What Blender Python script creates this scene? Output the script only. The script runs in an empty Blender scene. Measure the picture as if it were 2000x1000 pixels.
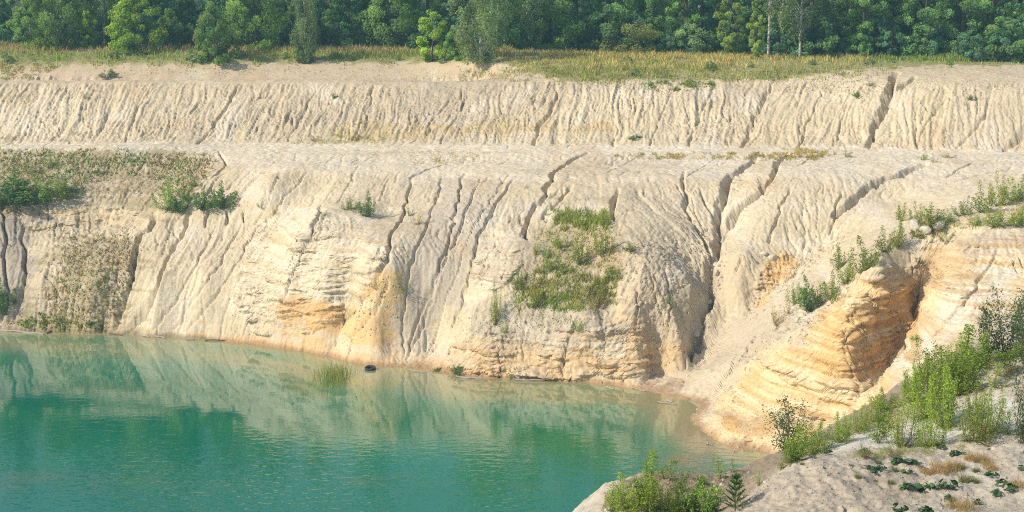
import bpy, math, random, time
import numpy as np
from mathutils import Vector, Matrix, Euler

T0 = time.time()
HAZE = .0004
SC = bpy.context.scene
COL = SC.collection
R = math.radians
rng = np.random.default_rng(11)
random.seed(5)

# ------------------------------------------------------------------ camera model
CAM_H, FPX, PITCH = 40.0, 3078.0, math.atan(620 / 3078)
CP, SP = math.cos(PITCH), math.sin(PITCH)


def ray(px, py):
    """slope (dx, dz) per metre of ground distance of the view line through a photo pixel"""
    v = 500.0 - py
    dy = FPX * CP + SP * v
    return (px - 1000.0) / dy, (-FPX * SP + CP * v) / dy


def at_z(px, py, z):
    dx, dz = ray(px, py)
    y = (z - CAM_H) / dz
    return (dx * y, y, z)


def at_y(px, py, y):
    dx, dz = ray(px, py)
    return (dx * y, y, CAM_H + dz * y)


def project(x, y, z):
    zz = z - CAM_H
    f = y * CP - zz * SP
    u = y * SP + zz * CP
    f = np.maximum(f, 1e-3)
    return 1000 + FPX * x / f, 500 - FPX * u / f


# ------------------------------------------------------------------ noise helpers
_P = np.random.default_rng(3).permutation(512).astype(np.int64)
_G = np.random.default_rng(4).uniform(0, 2 * np.pi, 512)
_GX, _GY = np.cos(_G), np.sin(_G)


def perlin(x, y, seed=0):
    x = np.asarray(x, float); y = np.asarray(y, float)
    xi = np.floor(x).astype(np.int64); yi = np.floor(y).astype(np.int64)
    xf, yf = x - xi, y - yi
    u = xf * xf * xf * (xf * (xf * 6 - 15) + 10)
    v = yf * yf * yf * (yf * (yf * 6 - 15) + 10)

    def g(ix, iy, dx, dy):
        h = _P[(_P[(ix + seed * 37) & 511] + iy) & 511]
        return _GX[h] * dx + _GY[h] * dy
    a = g(xi, yi, xf, yf); b = g(xi + 1, yi, xf - 1, yf)
    c = g(xi, yi + 1, xf, yf - 1); d = g(xi + 1, yi + 1, xf - 1, yf - 1)
    return 1.5 * ((a + u * (b - a)) + v * ((c + u * (d - c)) - (a + u * (b - a))))


def fbm(x, y, oct=4, seed=0, gain=0.5):
    s = 0; a = 1.0; f = 1.0; n = 0
    for i in range(oct):
        s = s + a * perlin(x * f, y * f, seed + i); n += a
        a *= gain; f *= 2.03
    return s / n * 1.3


def smooth(e0, e1, x):
    t = np.clip((x - e0) / (e1 - e0), 0, 1)
    return t * t * (3 - 2 * t)


def blur(a, n):
    """box blur, n passes of radius given in n"""
    for r in n:
        for ax in (0, 1):
            p = np.concatenate([np.repeat(np.take(a, [0], ax), r + 1, ax), a, np.repeat(np.take(a, [-1], ax), r, ax)], ax)
            c = np.cumsum(p, ax)
            m = a.shape[ax]
            a = (np.take(c, range(2 * r + 1, 2 * r + 1 + m), ax) - np.take(c, range(0, m), ax)) / (2 * r + 1)
    return a


def cubic_weights(q, x0, h, n):
    """rows of Catmull-Rom weights that sample a regular axis x0 + h*i at q"""
    t = np.clip((q - x0) / h, 0, n - 1.001)
    i = np.floor(t).astype(int); f = t - i
    W = np.zeros((len(q), n))
    r = np.arange(len(q))
    for k, w in ((-1, -.5 * f + f * f - .5 * f ** 3), (0, 1 - 2.5 * f * f + 1.5 * f ** 3),
                 (1, .5 * f + 2 * f * f - 1.5 * f ** 3), (2, -.5 * f * f + .5 * f ** 3)):
        np.add.at(W, (r, np.clip(i + k, 0, n - 1)), w)
    return W


def rbf_surface(pts, c, lam, gx, gy):
    """multiquadric surface through scattered (x, y, z), sampled on a regular grid"""
    P = np.array(pts, float)
    # merge near duplicates
    key = np.round(P[:, :2] / 0.35).astype(int)
    _, idx = np.unique(key, axis=0, return_index=True)
    P = P[np.sort(idx)]
    n = len(P)
    d = np.sqrt(((P[:, None, :2] - P[None, :, :2]) ** 2).sum(-1) + c * c)
    m = P[:, 2].mean()
    A = np.zeros((n + 1, n + 1))
    A[:n, :n] = -d + lam * np.eye(n) * -1.0
    A[:n, n] = A[n, :n] = 1
    A[:n, :n] = -(d) + np.eye(n) * lam
    sol = np.linalg.solve(A, np.append(P[:, 2] - m, 0))
    out = np.empty((len(gy), len(gx)))
    for j, y in enumerate(gy):
        dd = np.sqrt((gx[:, None] - P[None, :, 0]) ** 2 + (y - P[None, :, 1]) ** 2 + c * c)
        out[j] = -dd @ sol[:n] + sol[n] + m
    return out


class Field:
    """regular height grid with bilinear lookup"""

    def __init__(s, gx, gy, z):
        s.gx, s.gy, s.z = gx, gy, z

    def __call__(s, x, y):
        gx, gy, z = s.gx, s.gy, s.z
        i = np.clip(np.searchsorted(gx, x) - 1, 0, len(gx) - 2)
        j = np.clip(np.searchsorted(gy, y) - 1, 0, len(gy) - 2)
        fx = np.clip((x - gx[i]) / (gx[i + 1] - gx[i]), 0, 1)
        fy = np.clip((y - gy[j]) / (gy[j + 1] - gy[j]), 0, 1)
        return (z[j, i] * (1 - fx) + z[j, i + 1] * fx) * (1 - fy) + (z[j + 1, i] * (1 - fx) + z[j + 1, i + 1] * fx) * fy

    def hit(s, px, py, y0, y1, step):
        """first meeting of the view lines through pixels with the field (arrays)"""
        px = np.atleast_1d(np.asarray(px, float)); py = np.atleast_1d(np.asarray(py, float))
        dx, dz = ray(px, py)
        n = len(px)
        Y = np.full(n, np.nan); done = np.zeros(n, bool)
        prev = np.full(n, 1.0)
        y = y0
        while y < y1:
            gap = CAM_H + dz * y - s(dx * y, np.full(n, y))
            new = (~done) & (gap <= 0)
            if new.any():
                f = prev[new] / np.maximum(prev[new] - gap[new], 1e-6)
                Y[new] = y - step + f * step
                done |= new
            if done.all():
                break
            prev = gap
            y += step
        return dx * Y, Y, s(dx * Y, Y), done


# ------------------------------------------------------------------ picture-plane masks (used to say where on the slope a deposit lies)
_RX, _RY = np.meshgrid(np.arange(0, 2000, 4) + 2.0, np.arange(0, 1000, 4) + 2.0)


def poly_mask(poly, feather=3):
    x, y = _RX, _RY
    ins = np.zeros(x.shape, bool)
    n = len(poly)
    for i in range(n):
        x0, y0 = poly[i]; x1, y1 = poly[(i + 1) % n]
        c = ((y0 > y) != (y1 > y))
        if y0 != y1:
            ins ^= c & (x < (x1 - x0) * (y - y0) / (y1 - y0) + x0)
    return blur(ins.astype(float), [feather, feather])


def sample_mask(m, px, py):
    i = np.clip((px / 4).astype(int), 0, 499); j = np.clip((py / 4).astype(int), 0, 249)
    return m[j, i]


# ================================================================== FAR TERRAIN
def line(pts, z0, z1=None, step=45):
    """sample a pixel polyline; z linear in px between z0 and z1"""
    out = []
    z1 = z0 if z1 is None else z1
    xa, xb = pts[0][0], pts[-1][0]
    xs = np.arange(xa, xb + 1, step)
    ys = np.interp(xs, [p[0] for p in pts], [p[1] for p in pts])
    for x, y in zip(xs, ys):
        out.append(at_z(x, y, z0 + (z1 - z0) * (x - xa) / (xb - xa)))
    return out


CT = []
# plateau, forest floor and its front edge
for X in range(-100, 101, 25):
    CT += [(X, 255, 24.6), (X, 290, 24.8), (X, 330, 25)]
CT += line([(-150, 95), (0, 95), (500, 97), (1000, 102), (1500, 113), (2150, 127)], 24.2)
CT += line([(-150, 128), (400, 125), (800, 122), (1000, 130), (1500, 140), (2150, 148)], 23.7, 24.0)
CT += line([(-150, 161), (500, 158), (900, 160), (1100, 165), (1500, 166), (1750, 177), (2150, 184)], 22.0, 22.8)
CT += line([(-150, 155), (500, 153), (930, 155)], 22.06)
# toe of the upper wall, outer edge of the bench track
CT += line([(-150, 278), (500, 280), (1000, 283), (1500, 285), (2150, 291)], 15.6, 17.3)
CT += line([(-150, 289), (500, 297), (1000, 298), (1500, 298), (2150, 300)], 15.45, 17.1)
# shoulder above the lower wall
CT += line([(-150, 330), (0, 335), (300, 340)], 13.6)
CT += line([(-150, 388), (0, 392), (250, 392), (310, 398)], 11.5)
CT += line([(-150, 432), (0, 435), (250, 430)], 9.6)
CT += [at_z(345, 403, 11.6), at_z(395, 405, 11.6), at_z(440, 407, 11.5), at_z(500, 410, 11.6), at_z(560, 405, 12)]
CT += [at_z(370, 436, 10.1), at_z(430, 438, 10.1), at_z(490, 438, 10.2)]
CT += [at_z(400, 350, 14.0), at_z(460, 330, 15.0), at_z(440, 370, 13.2), at_z(520, 360, 14.2)]
CT += line([(540, 335), (700, 335), (870, 338), (1080, 352), (1250, 352), (1440, 350)], 15.2, 15.3)
CT += line([(560, 316), (900, 316), (1440, 322)], 15.5, 16.0)
CT += [at_z(620, 400, 12.5), at_z(700, 410, 12.6), at_z(760, 420, 12.0)]
CT += [at_z(600, 440, 11.6), at_z(700, 440, 11.6), at_z(755, 470, 10.8)]
# mid slope, lower wall
CT += [at_y(1766, 475, 136.2), at_y(1775, 450, 138.5), at_y(1700, 500, 135.0)]
CT += [at_y(1640, 610, 129.2), at_y(1560, 640, 130.6)]
CT += [at_z(0, 560, 4.2), at_z(80, 560, 4.4), at_z(180, 560, 4.6), at_z(60, 480, 7.5), at_z(180, 480, 7.8), at_z(280, 480, 8.0),
       at_z(300, 560, 4.8), at_z(400, 560, 5.0), at_z(400, 490, 7.8), at_z(480, 560, 5.2), at_z(560, 560, 5.9), at_z(640, 540, 7.3),
       at_z(600, 490, 9.2), at_z(520, 500, 8.0), at_z(560, 610, 3.3), at_z(620, 600, 4.4), at_z(680, 620, 3.5), at_z(640, 650, 1.5),
       at_z(700, 540, 7.6), at_z(740, 590, 5.6), at_z(770, 545, 7.7), at_z(760, 650, 2.7), at_z(735, 690, 1.1), at_z(785, 600, 5.0), at_z(800, 660, 2.2),
       at_z(850, 560, 6.8), at_z(880, 480, 10.2), at_z(920, 430, 12.2), at_z(850, 640, 3.0), at_z(880, 600, 5.0), at_z(920, 660, 2.9),
       at_z(960, 470, 10.8), at_z(1010, 480, 10.6), at_z(960, 560, 7.4), at_z(1050, 560, 7.6), at_z(1050, 470, 10.8), at_z(1150, 420, 12.9), at_z(1100, 500, 9.9),
       at_z(1180, 500, 10.2), at_z(1180, 600, 6.2), at_z(1080, 640, 4.3), at_z(1000, 640, 4.0), at_z(950, 700, 1.5), at_z(1050, 700, 1.7), at_z(1150, 700, 2.1), at_z(1150, 655, 4.2),
       at_z(1250, 440, 12.3), at_z(1250, 520, 9.7), at_z(1250, 620, 5.8), at_z(1260, 700, 2.2), at_z(1330, 440, 12.0), at_z(1340, 540, 8.6), at_z(1320, 640, 4.8),
       at_z(1320, 700, 2.1), at_z(1395, 470, 10.2), at_z(1385, 560, 7.0), at_z(1352, 670, 2.9)]
# east of the main ravine: shoulder, slump bowl
CT += [at_z(1470, 350, 15.6), at_z(1560, 345, 15.9), at_z(1640, 352, 15.7), at_z(1700, 362, 15.3), at_z(1540, 318, 16.2), at_z(1700, 318, 16.6),
       at_z(1850, 318, 16.8), at_z(2000, 312, 16.9), at_z(2150, 312, 17.0), at_z(1780, 345, 16.0), at_z(1740, 385, 14.4),
       at_z(1480, 430, 12.5), at_z(1560, 430, 12.6), at_z(1640, 425, 12.9), at_z(1450, 500, 9.9), at_z(1420, 590, 6.0), at_z(1440, 560, 7.4),
       at_y(1500, 540, 148.5), at_y(1560, 500, 150.5), at_y(1610, 470, 152), at_y(1640, 447, 153.5), at_y(1470, 590, 146.5), at_y(1410, 640, 144.5),
       at_y(1560, 545, 147.5), at_y(1620, 490, 149.5)]
# talus spur: crest, face, cliff
CT += [at_y(1280, 757, 140.3), at_y(1350, 708, 141), at_y(1450, 636, 142), at_y(1550, 557, 143), at_y(1650, 476, 145.2), at_y(1750, 428, 149),
       at_y(1850, 378, 155), at_y(1950, 346, 159), at_y(2050, 330, 162), at_y(2150, 326, 163)]
CT += [at_y(1520, 610, 138), at_y(1580, 588, 137.2), at_y(1650, 545, 136.2), at_y(1740, 470, 136.3), at_y(1800, 437, 138), at_y(1900, 418, 139.5),
       at_y(2000, 405, 141), at_y(2150, 385, 143), at_y(1900, 380, 149), at_y(2050, 365, 151),
       at_y(1400, 775, 132.5), at_y(1450, 738, 131.6), at_y(1500, 698, 131.6), at_y(1600, 640, 131.6), at_y(1680, 575, 131.4), at_y(1380, 720, 137), at_y(1470, 665, 136.8),
       at_y(1722, 535, 130.8), at_y(1742, 512, 132.4), at_y(1450, 810, 127.2), at_y(1550, 778, 125.4), at_y(1630, 785, 123.4), at_y(1695, 772, 122.0),
       at_y(1540, 700, 128.0), at_y(1600, 690, 126.2), at_y(1640, 700, 124.6), at_y(1665, 640, 126.3), at_y(1695, 590, 128.0), at_y(1640, 745, 123.7),
       at_y(1700, 700, 127.0), at_y(1700, 640, 128.8), at_y(1745, 590, 131.5), at_y(1740, 650, 130.4), at_y(1690, 745, 124.6),
       at_y(1790, 505, 135.5), at_y(1785, 560, 134.6), at_y(1790, 610, 132.6), at_y(1762, 670, 130.4), at_y(1735, 715, 127.6), at_y(1705, 760, 123.8),
       at_y(1830, 462, 136.2), at_y(1870, 440, 136.5), at_y(1822, 560, 128.0), at_y(1845, 500, 132.0), at_y(1818, 610, 124.8), at_y(1780, 685, 121.0), at_y(1745, 720, 119.6),
       at_y(1900, 452, 134.0), at_y(2000, 447, 133.2), at_y(2150, 440, 132.5), at_y(1900, 530, 128.2), at_y(2000, 530, 127.2), at_y(2150, 530, 126), at_y(1850, 610, 123.6),
       at_y(1950, 620, 121.2), at_y(1800, 680, 120.4), at_y(1735, 752, 118.4), at_y(1890, 700, 114.5), at_y(2100, 640, 117), at_y(1800, 800, 110), at_y(2000, 760, 109), at_y(2150, 760, 107)]
SHORE = [(-150, 643), (0, 647), (200, 652), (400, 663), (500, 675), (600, 690), (700, 711), (800, 722), (900, 735), (1000, 742), (1100, 746), (1200, 753),
         (1265, 765), (1320, 779), (1358, 790), (1352, 803), (1338, 815), (1350, 832), (1385, 852), (1420, 872), (1460, 885), (1510, 893), (1600, 905)]
sh = []
for (a, b), (c, d) in zip(SHORE[:-1], SHORE[1:]):
    for t in np.linspace(0, 1, 4)[:-1]:
        sh.append(at_z(a + (c - a) * t, b + (d - b) * t, 0))
CT += sh
for (x, y, z) in sh[:36]:
    CT += [(x - 1, y - 5, -.9), (x - 2, y - 12, -2.4), (x - 4, y - 30, -4.5)]
for (px, py, z) in [(1400, 810, .9), (1420, 840, .8), (1300, 810, -.35), (1330, 845, -.3), (1380, 880, -.3), (1420, 900, -.4), (1250, 790, -.6), (1300, 880, -1.2), (1480, 915, -.6), (1400, 930, -1.6),
                    (1200, 830, -1.8), (1150, 900, -3), (1550, 850, 1.6), (1600, 830, 2.2)]:
    CT.append(at_z(px, py, z))
for X in range(-100, 101, 25):
    CT += [(X, 60, -5), (X, 85, -5)]
for X in range(-100, -5, 25):
    CT += [(X, 110, -5)]
CT += [(12, 105, -2.5), (30, 95, 0), (60, 95, 4), (85, 95, 8), (45, 108, 5)]

gx = np.arange(-92, 92.1, 0.6)
gy = np.arange(55, 332, 0.6)
base = rbf_surface(CT, 0.7, 0.012, gx, gy)
BASE = Field(gx, gy, base)
print('rbf', time.time() - T0)

DX = 0.115
xs = np.concatenate([[-2600, -1500, -800, -400, -250, -170, -130, -110], np.arange(-92, -66, 1.0), np.arange(-66, 66.01, DX), np.arange(67, 93, 1.0), [110, 130, 170, 250, 400, 800, 1500, 2600]])
ys = np.concatenate([[-400, -100, 20, 60], np.arange(80, 116, 1.5), np.arange(116, 206.01, DX), np.arange(206.4, 250, .45), np.arange(252, 330, 4), [360, 420, 550, 800, 1300, 2600]])
Wx = cubic_weights(xs, gx[0], .6, len(gx)); Wy = cubic_weights(ys, gy[0], .6, len(gy))
Z = Wy @ base @ Wx.T
XX, YY = np.meshgrid(xs, ys)
i0, i1 = np.searchsorted(xs, -65.99), np.searchsorted(xs, 66.0)
j0, j1 = np.searchsorted(ys, 115.99), np.searchsorted(ys, 206.0)
SL = (slice(j0, j1), slice(i0, i1))
DXg, DYg = XX[SL], YY[SL]
z = Z[SL].copy()
gy_, gx_ = np.gradient(z, DX)
slope = np.hypot(gx_, gy_)
steep = smooth(.12, .55, blur(slope, [4]))
PXb, PYb = project(DXg, DYg, z)
above = smooth(-.5, .3, z)

# --- areas of layered, freshly broken sand (ledges) and other deposits: polygons in photo pixels
STRATA = [[(480, 520), (560, 430), (650, 425), (765, 450), (755, 500), (700, 590), (640, 640), (520, 650), (470, 620), (455, 570)],
          [(940, 440), (1010, 440), (1030, 470), (1010, 540), (940, 580), (905, 610), (925, 520)],
          [(1440, 740), (1560, 660), (1660, 560), (1730, 520), (1790, 520), (1800, 640), (1760, 700), (1720, 790), (1600, 830), (1440, 860), (1430, 800)],
          [(1800, 470), (2000, 450), (2000, 600), (1850, 640), (1720, 770), (1715, 720), (1800, 620)],
          [(880, 660), (1120, 640), (1260, 620), (1290, 680), (1280, 730), (1100, 735), (880, 720)],
          [(0, 395), (280, 400), (300, 430), (100, 445), (0, 430)],
          [(1490, 500), (1540, 490), (1560, 520), (1530, 545), (1490, 600), (1470, 600)]]
STR = sum(poly_mask(p, 4) for p in STRATA).clip(0, 1)
strata = sample_mask(STR, PXb, PYb)
strata = smooth(.25, .75, strata + .35 * fbm(DXg * .35, DYg * .35, 3, 50)) * above
SMOOTHP = [[(870, 345), (1000, 350), (940, 440), (900, 580), (800, 705), (790, 690), (775, 600), (790, 520)],
           [(1290, 750), (1550, 560), (1740, 440), (1760, 450), (1640, 560), (1480, 680), (1380, 780), (1330, 780)],
           [(1480, 360), (1700, 370), (1650, 430), (1500, 470), (1430, 480), (1430, 420)]]
SMO = sum(poly_mask(p, 4) for p in SMOOTHP).clip(0, 1)
smo = sample_mask(SMO, PXb, PYb)
ROUGHP = [[(1200, 480), (1400, 440), (1410, 520), (1370, 660), (1260, 740), (1190, 640)],
          [(880, 620), (960, 560), (1050, 560), (1200, 600), (1250, 690), (900, 690)],
          [(1430, 600), (1500, 520), (1640, 440), (1660, 470), (1560, 550), (1440, 640)],
          [(0, 290), (430, 300), (390, 390), (0, 400)], [(90, 440), (290, 440), (240, 640), (60, 640)],
          [(1440, 690), (1560, 600), (1720, 520), (1740, 560), (1620, 650), (1460, 760)]]
ROU = sum(poly_mask(p, 4) for p in ROUGHP).clip(0, 1)
rou = sample_mask(ROU, PXb, PYb) * above

# --- large drawn gullies: polyline in photo pixels, width m, depth m
GUL = [
    ([(1752, 140), (1742, 172), (1736, 195), (1722, 235), (1698, 286)], 1.5, 1.8), ([(1790, 150), (1745, 180)], .8, .8),
    ([(1508, 162), (1490, 200), (1467, 245), (1453, 286)], .8, .8), ([(1608, 172), (1587, 220), (1558, 288)], .6, .55),
    ([(1087, 163), (1077, 215), (1052, 252), (1044, 284)], .8, .8), ([(468, 165), (440, 212), (388, 282)], .7, .55),
    ([(1838, 203), (1808, 240), (1788, 284)], .55, .45), ([(1932, 212), (1902, 255), (1870, 288)], .6, .5), ([(2030, 225), (1992, 268), (1965, 294)], .9, .9),
    ([(732, 166), (715, 225), (690, 275)], .55, .4), ([(300, 165), (265, 220), (245, 275)], .5, .3), ([(905, 170), (900, 215), (860, 280)], .45, .3), ([(1205, 240), (1200, 285)], .5, .4), ([(1320, 170), (1290, 230), (1270, 284)], .45, .35),
    ([(620, 165), (590, 225), (560, 276)], .45, .3), ([(1395, 175), (1360, 240), (1345, 284)], .5, .35), ([(1660, 190), (1640, 240), (1630, 285)], .45, .3),
    # lower wall
    ([(1150, 298), (1122, 312), (1098, 327), (1075, 352), (1072, 378), (1050, 398), (1036, 418), (1030, 465)], 1.0, 1.4),
    ([(1116, 362), (1095, 385), (1080, 402)], .7, .8),
    ([(1485, 300), (1468, 318), (1430, 345), (1415, 385), (1405, 420), (1412, 455), (1402, 500), (1392, 575), (1368, 628), (1352, 690)], 1.5, 1.9),
    ([(1545, 298), (1530, 312), (1505, 345), (1475, 382), (1440, 415), (1415, 450)], 1.1, 1.6),
    ([(1335, 335), (1340, 380), (1348, 430), (1375, 465), (1400, 510)], .8, 1.0), ([(1365, 370), (1395, 420), (1412, 440)], .7, .9),
    ([(1207, 370), (1204, 400), (1198, 425)], .8, 1.1),
    ([(908, 338), (893, 395), (884, 450), (845, 555), (806, 645), (796, 705)], .55, .7), ([(1000, 352), (960, 410), (935, 460), (915, 545), (885, 630)], .6, .75),
    ([(940, 342), (900, 440), (858, 540), (830, 625), (800, 690)], .45, .5), ([(862, 345), (850, 400), (800, 520), (785, 640), (792, 712)], .5, .55),
    ([(985, 352), (925, 440), (870, 590), (845, 680)], .35, .3),
    ([(800, 345), (794, 395), (786, 425), (765, 452), (756, 500), (735, 540), (690, 600), (676, 618)], .7, .9),
    ([(370, 405), (366, 432), (350, 460), (330, 500), (310, 555), (280, 600), (250, 645)], .8, 1.2), ([(307, 405), (302, 436), (270, 470), (258, 540), (240, 590), (226, 642)], .9, 1.3),
    ([(406, 408), (404, 430), (400, 440)], .5, .9), ([(445, 410), (443, 434)], .5, .8), ([(476, 412), (474, 430)], .45, .8),
    ([(6, 390), (10, 460), (12, 530), (18, 590), (0, 625)], .8, 1.1), ([(45, 425), (52, 500), (48, 560), (35, 600), (5, 632)], .8, 1.2),
    ([(632, 400), (618, 425), (600, 470), (575, 530), (558, 575)], .6, .8), ([(470, 440), (430, 510), (380, 580), (330, 655)], .45, .45), ([(420, 440), (400, 480), (340, 590), (290, 655)], .45, .4),
    ([(530, 420), (505, 440), (470, 500), (420, 580), (345, 660)], .4, .4), ([(545, 340), (520, 400), (500, 435)], .4, .35),
    ([(1810, 318), (1765, 340), (1720, 352), (1690, 372), (1650, 405), (1632, 420)], 1.3, 1.9), ([(1642, 372), (1630, 420), (1622, 455)], .5, .7), ([(1545, 365), (1520, 420), (1500, 470)], .5, .7),
    ([(760, 540), (740, 590), (700, 640), (650, 672)], .5, .6), ([(1130, 615), (1115, 660), (1102, 690), (1098, 742)], .7, 1.1), ([(1023, 640), (1022, 700)], .35, .4),
    ([(1300, 520), (1310, 600), (1300, 680)], .5, .5), ([(1248, 560), (1240, 640)], .5, .5),
    ([(600, 335), (560, 380), (530, 420)], .4, .35), ([(690, 345), (660, 395)], .35, .3), ([(760, 345), (740, 390)], .35, .3),
    ([(1700, 500), (1600, 590), (1500, 680), (1400, 780)], .4, .35), ([(1480, 650), (1440, 710), (1390, 775)], .45, .5), ([(1440, 690), (1420, 735), (1385, 782)], .3, .35),
    ([(1795, 525), (1800, 560), (1790, 620), (1765, 690)], 1.2, 2.0), ([(1950, 480), (1900, 570), (1830, 650)], .5, .4), ([(880, 320), (840, 330), (800, 345)], .6, .5), ([(430, 295), (440, 320), (420, 345)], .6, .6), ([(1980, 330), (1900, 345), (1820, 365)], .4, .35), ([(1900, 318), (1850, 345)], .5, .5),
    ([(1260, 300), (1180, 340)], .3, .25), ([(1400, 310), (1340, 345)], .3, .25), ([(1600, 305), (1550, 325)], .4, .4)]
gz = np.zeros_like(z)
wx = .42 * fbm(DXg * .6, DYg * .6, 4, 21, .6) + .10 * fbm(DXg * 2.4, DYg * 2.4, 2, 23); wy = .42 * fbm(DXg * .6, DYg * .6, 4, 25, .6) + .10 * fbm(DXg * 2.4, DYg * 2.4, 2, 27)
for pts, w, dep in GUL:
    w *= .40
    P = np.array(pts, float)
    n = max(2, int(np.abs(np.diff(P, axis=0)).sum() / 6))
    t = np.linspace(0, len(P) - 1, n)
    jit = np.convolve(rng.standard_normal((n + 4)), [.3, .5, .3], 'valid')[:n] * min(4.5, 8 * w + 1)
    qx = np.interp(t, range(len(P)), P[:, 0]) + (jit if len(jit) == n else 0); qy = np.interp(t, range(len(P)), P[:, 1])
    hx, hy, hz, ok = BASE.hit(qx, qy, 100, 230, .25)
    hx, hy = hx[ok], hy[ok]
    rr = w * 3.2 + .5
    a, b = np.searchsorted(xs[i0:i1], [hx.min() - rr, hx.max() + rr]); c, d = np.searchsorted(ys[j0:j1], [hy.min() - rr, hy.max() + rr])
    if b - a < 2 or d - c < 2:
        continue
    S = (slice(c, d), slice(a, b))
    qX = DXg[S] + wx[S] * min(1, w * 1.3); qY = DYg[S] + wy[S] * min(1, w * 1.3)
    best = np.full(qX.shape, 1e9)
    wv = np.interp(np.arange(len(hx)), np.linspace(0, len(hx), 9), rng.uniform(.5, 2.6, 9))
    along = np.zeros(qX.shape)
    for k in range(len(hx) - 1):
        ax, ay, bx, by = hx[k], hy[k], hx[k + 1], hy[k + 1]
        L2 = max((bx - ax) ** 2 + (by - ay) ** 2, 1e-6)
        if L2 > 9:
            continue
        tt = np.clip(((qX - ax) * (bx - ax) + (qY - ay) * (by - ay)) / L2, 0, 1)
        dd = (qX - ax - tt * (bx - ax)) ** 2 + (qY - ay - tt * (by - ay)) ** 2
        if w > .31:
            dd = dd * np.where(qX < ax + tt * (bx - ax), .42, 3.2)
        else:
            dd = dd * 1.3
        dd = dd * wv[k]
        m = dd < best
        best = np.where(m, dd, best); along = np.where(m, (k + tt) / len(hx), along)
    dist = np.sqrt(best) / w
    prof = np.clip(1 - dist, 0, 1) ** 1.05
    taper = smooth(0, .12, along) * .75 + .25
    gz[S] = np.maximum(gz[S], dep * prof * taper)
z = z - gz * above * (.15 + .85 * smooth(.2, 2.2, z))
p0x, p0y = project(DXg, DYg, 0 * z)
sy0 = np.interp(p0x, [q[0] for q in SHORE[:14]], [q[1] for q in SHORE[:14]])
z = np.where((p0x < 1335) & (p0y < sy0 - 1.5), np.maximum(z, np.minimum(.5, (sy0 - p0y) * .035)), z)
z = np.where((p0x < 1330) & (p0y > sy0 + 2), np.minimum(z, -.12), z)
above = smooth(-.5, .3, z)
print('gullies', time.time() - T0)


# --- rills: noise smeared down the fall line, then water flow gathered downslope
def lic(noise, vx, vy, n, step):
    acc = noise.copy(); H, W = noise.shape
    for sgn in (1, -1):
        fx, fy = np.meshgrid(np.arange(W, dtype=float), np.arange(H, dtype=float))
        for k in range(n):
            ix = np.clip(fx + .5, 0, W - 1).astype(int); iy = np.clip(fy + .5, 0, H - 1).astype(int)
            fx += sgn * step * vx[iy, ix]; fy += sgn * step * vy[iy, ix]
            ix = np.clip(fx + .5, 0, W - 1).astype(int); iy = np.clip(fy + .5, 0, H - 1).astype(int)
            acc += noise[iy, ix]
    return acc / (2 * n + 1)


zs = blur(z, [5, 5])
vy, vx = np.gradient(zs, DX)
vn = np.hypot(vx, vy) + 1e-3
vx, vy = vx / vn, vy / vn
th_ = .55 * fbm(DXg * .3, DYg * .3, 3, 13)
vx, vy = vx * np.cos(th_) - vy * np.sin(th_), vx * np.sin(th_) + vy * np.cos(th_)
r1 = lic(rng.standard_normal(z.shape), vx, vy, 14, 1.0); r1 /= r1.std()
r2 = lic(blur(rng.standard_normal(z.shape), [1, 1]), vx, vy, 20, 1.0); r2 /= r2.std()
print('lic', time.time() - T0)
lump = fbm(DXg * .22, DYg * .22, 4, 7)
fine = fbm(DXg * 1.3, DYg * 1.3, 3, 31)
pl = smooth(.25, .1, slope) * (z > 20)
vary = smooth(-.5, .5, fbm(DXg * .15, DYg * .15, 3, 17))
r3 = lic(blur(rng.standard_normal(z.shape), [4, 3]), vx, vy, 60, 1.0); r3 /= r3.std()
upw = smooth(14.5, 17, z)
crack = lambda r, wd: -np.exp(-(r / wd) ** 2)
gate = smooth(-.25, .45, fbm(DXg * .22, DYg * .22, 4, 15))
gate2 = smooth(-.15, .5, fbm(DXg * .4, DYg * .4, 4, 16))
rill = .42 * crack(r3, .085) * gate + .24 * crack(r2, .11) * np.maximum(gate2, upw) + (.10 + .05 * upw) * crack(r1, .2) * np.maximum(gate, .5 * upw)
r4 = lic(blur(rng.standard_normal(z.shape), [10, 9]), vx, vy, 70, 1.3); r4 /= r4.std()
rill += -.20 * np.abs(r4) * (1 - upw) * (1 - smo)
rill += .025 * r3 + (.014 + .075 * upw) * r2 + (.014 + .022 * upw) * r1
flat_ = (1 - steep) * smooth(14.2, 15.0, z) * smooth(17.8, 17.2, z)
z1 = z + flat_ * (.16 * crack(r3, .10) * gate + .10 * crack(r2, .12) * gate2 + .015 * r2)
z1 = z1 + steep * above * rill * (.55 + .6 * vary) * (1 - .35 * smo) + .16 * lump * above + .07 * fine * above


def flow(zz):
    H, W = zz.shape
    best = np.zeros((H, W)); rec = np.arange(H * W).reshape(H, W)
    idx = np.arange(H * W).reshape(H, W)
    for dy_ in (-1, 0, 1):
        for dx_ in (-1, 0, 1):
            if dx_ == 0 and dy_ == 0:
                continue
            sh_ = np.full((H, W), 1e9)
            ys0, ys1 = max(0, -dy_), H - max(0, dy_); xs0, xs1 = max(0, -dx_), W - max(0, dx_)
            sh_[ys0:ys1, xs0:xs1] = zz[ys0 + dy_:ys1 + dy_, xs0 + dx_:xs1 + dx_]
            drop = (zz - sh_) / math.hypot(dx_, dy_)
            m = drop > best
            best = np.where(m, drop, best)
            rec = np.where(m, idx + dy_ * W + dx_, rec)
    order = np.argsort(-zz, axis=None).tolist()
    A = [1.0] * (H * W); rc = rec.ravel().tolist()
    for i in order:
        j = rc[i]
        if j != i:
            A[j] += A[i]
    return np.array(A).reshape(H, W)


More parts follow.
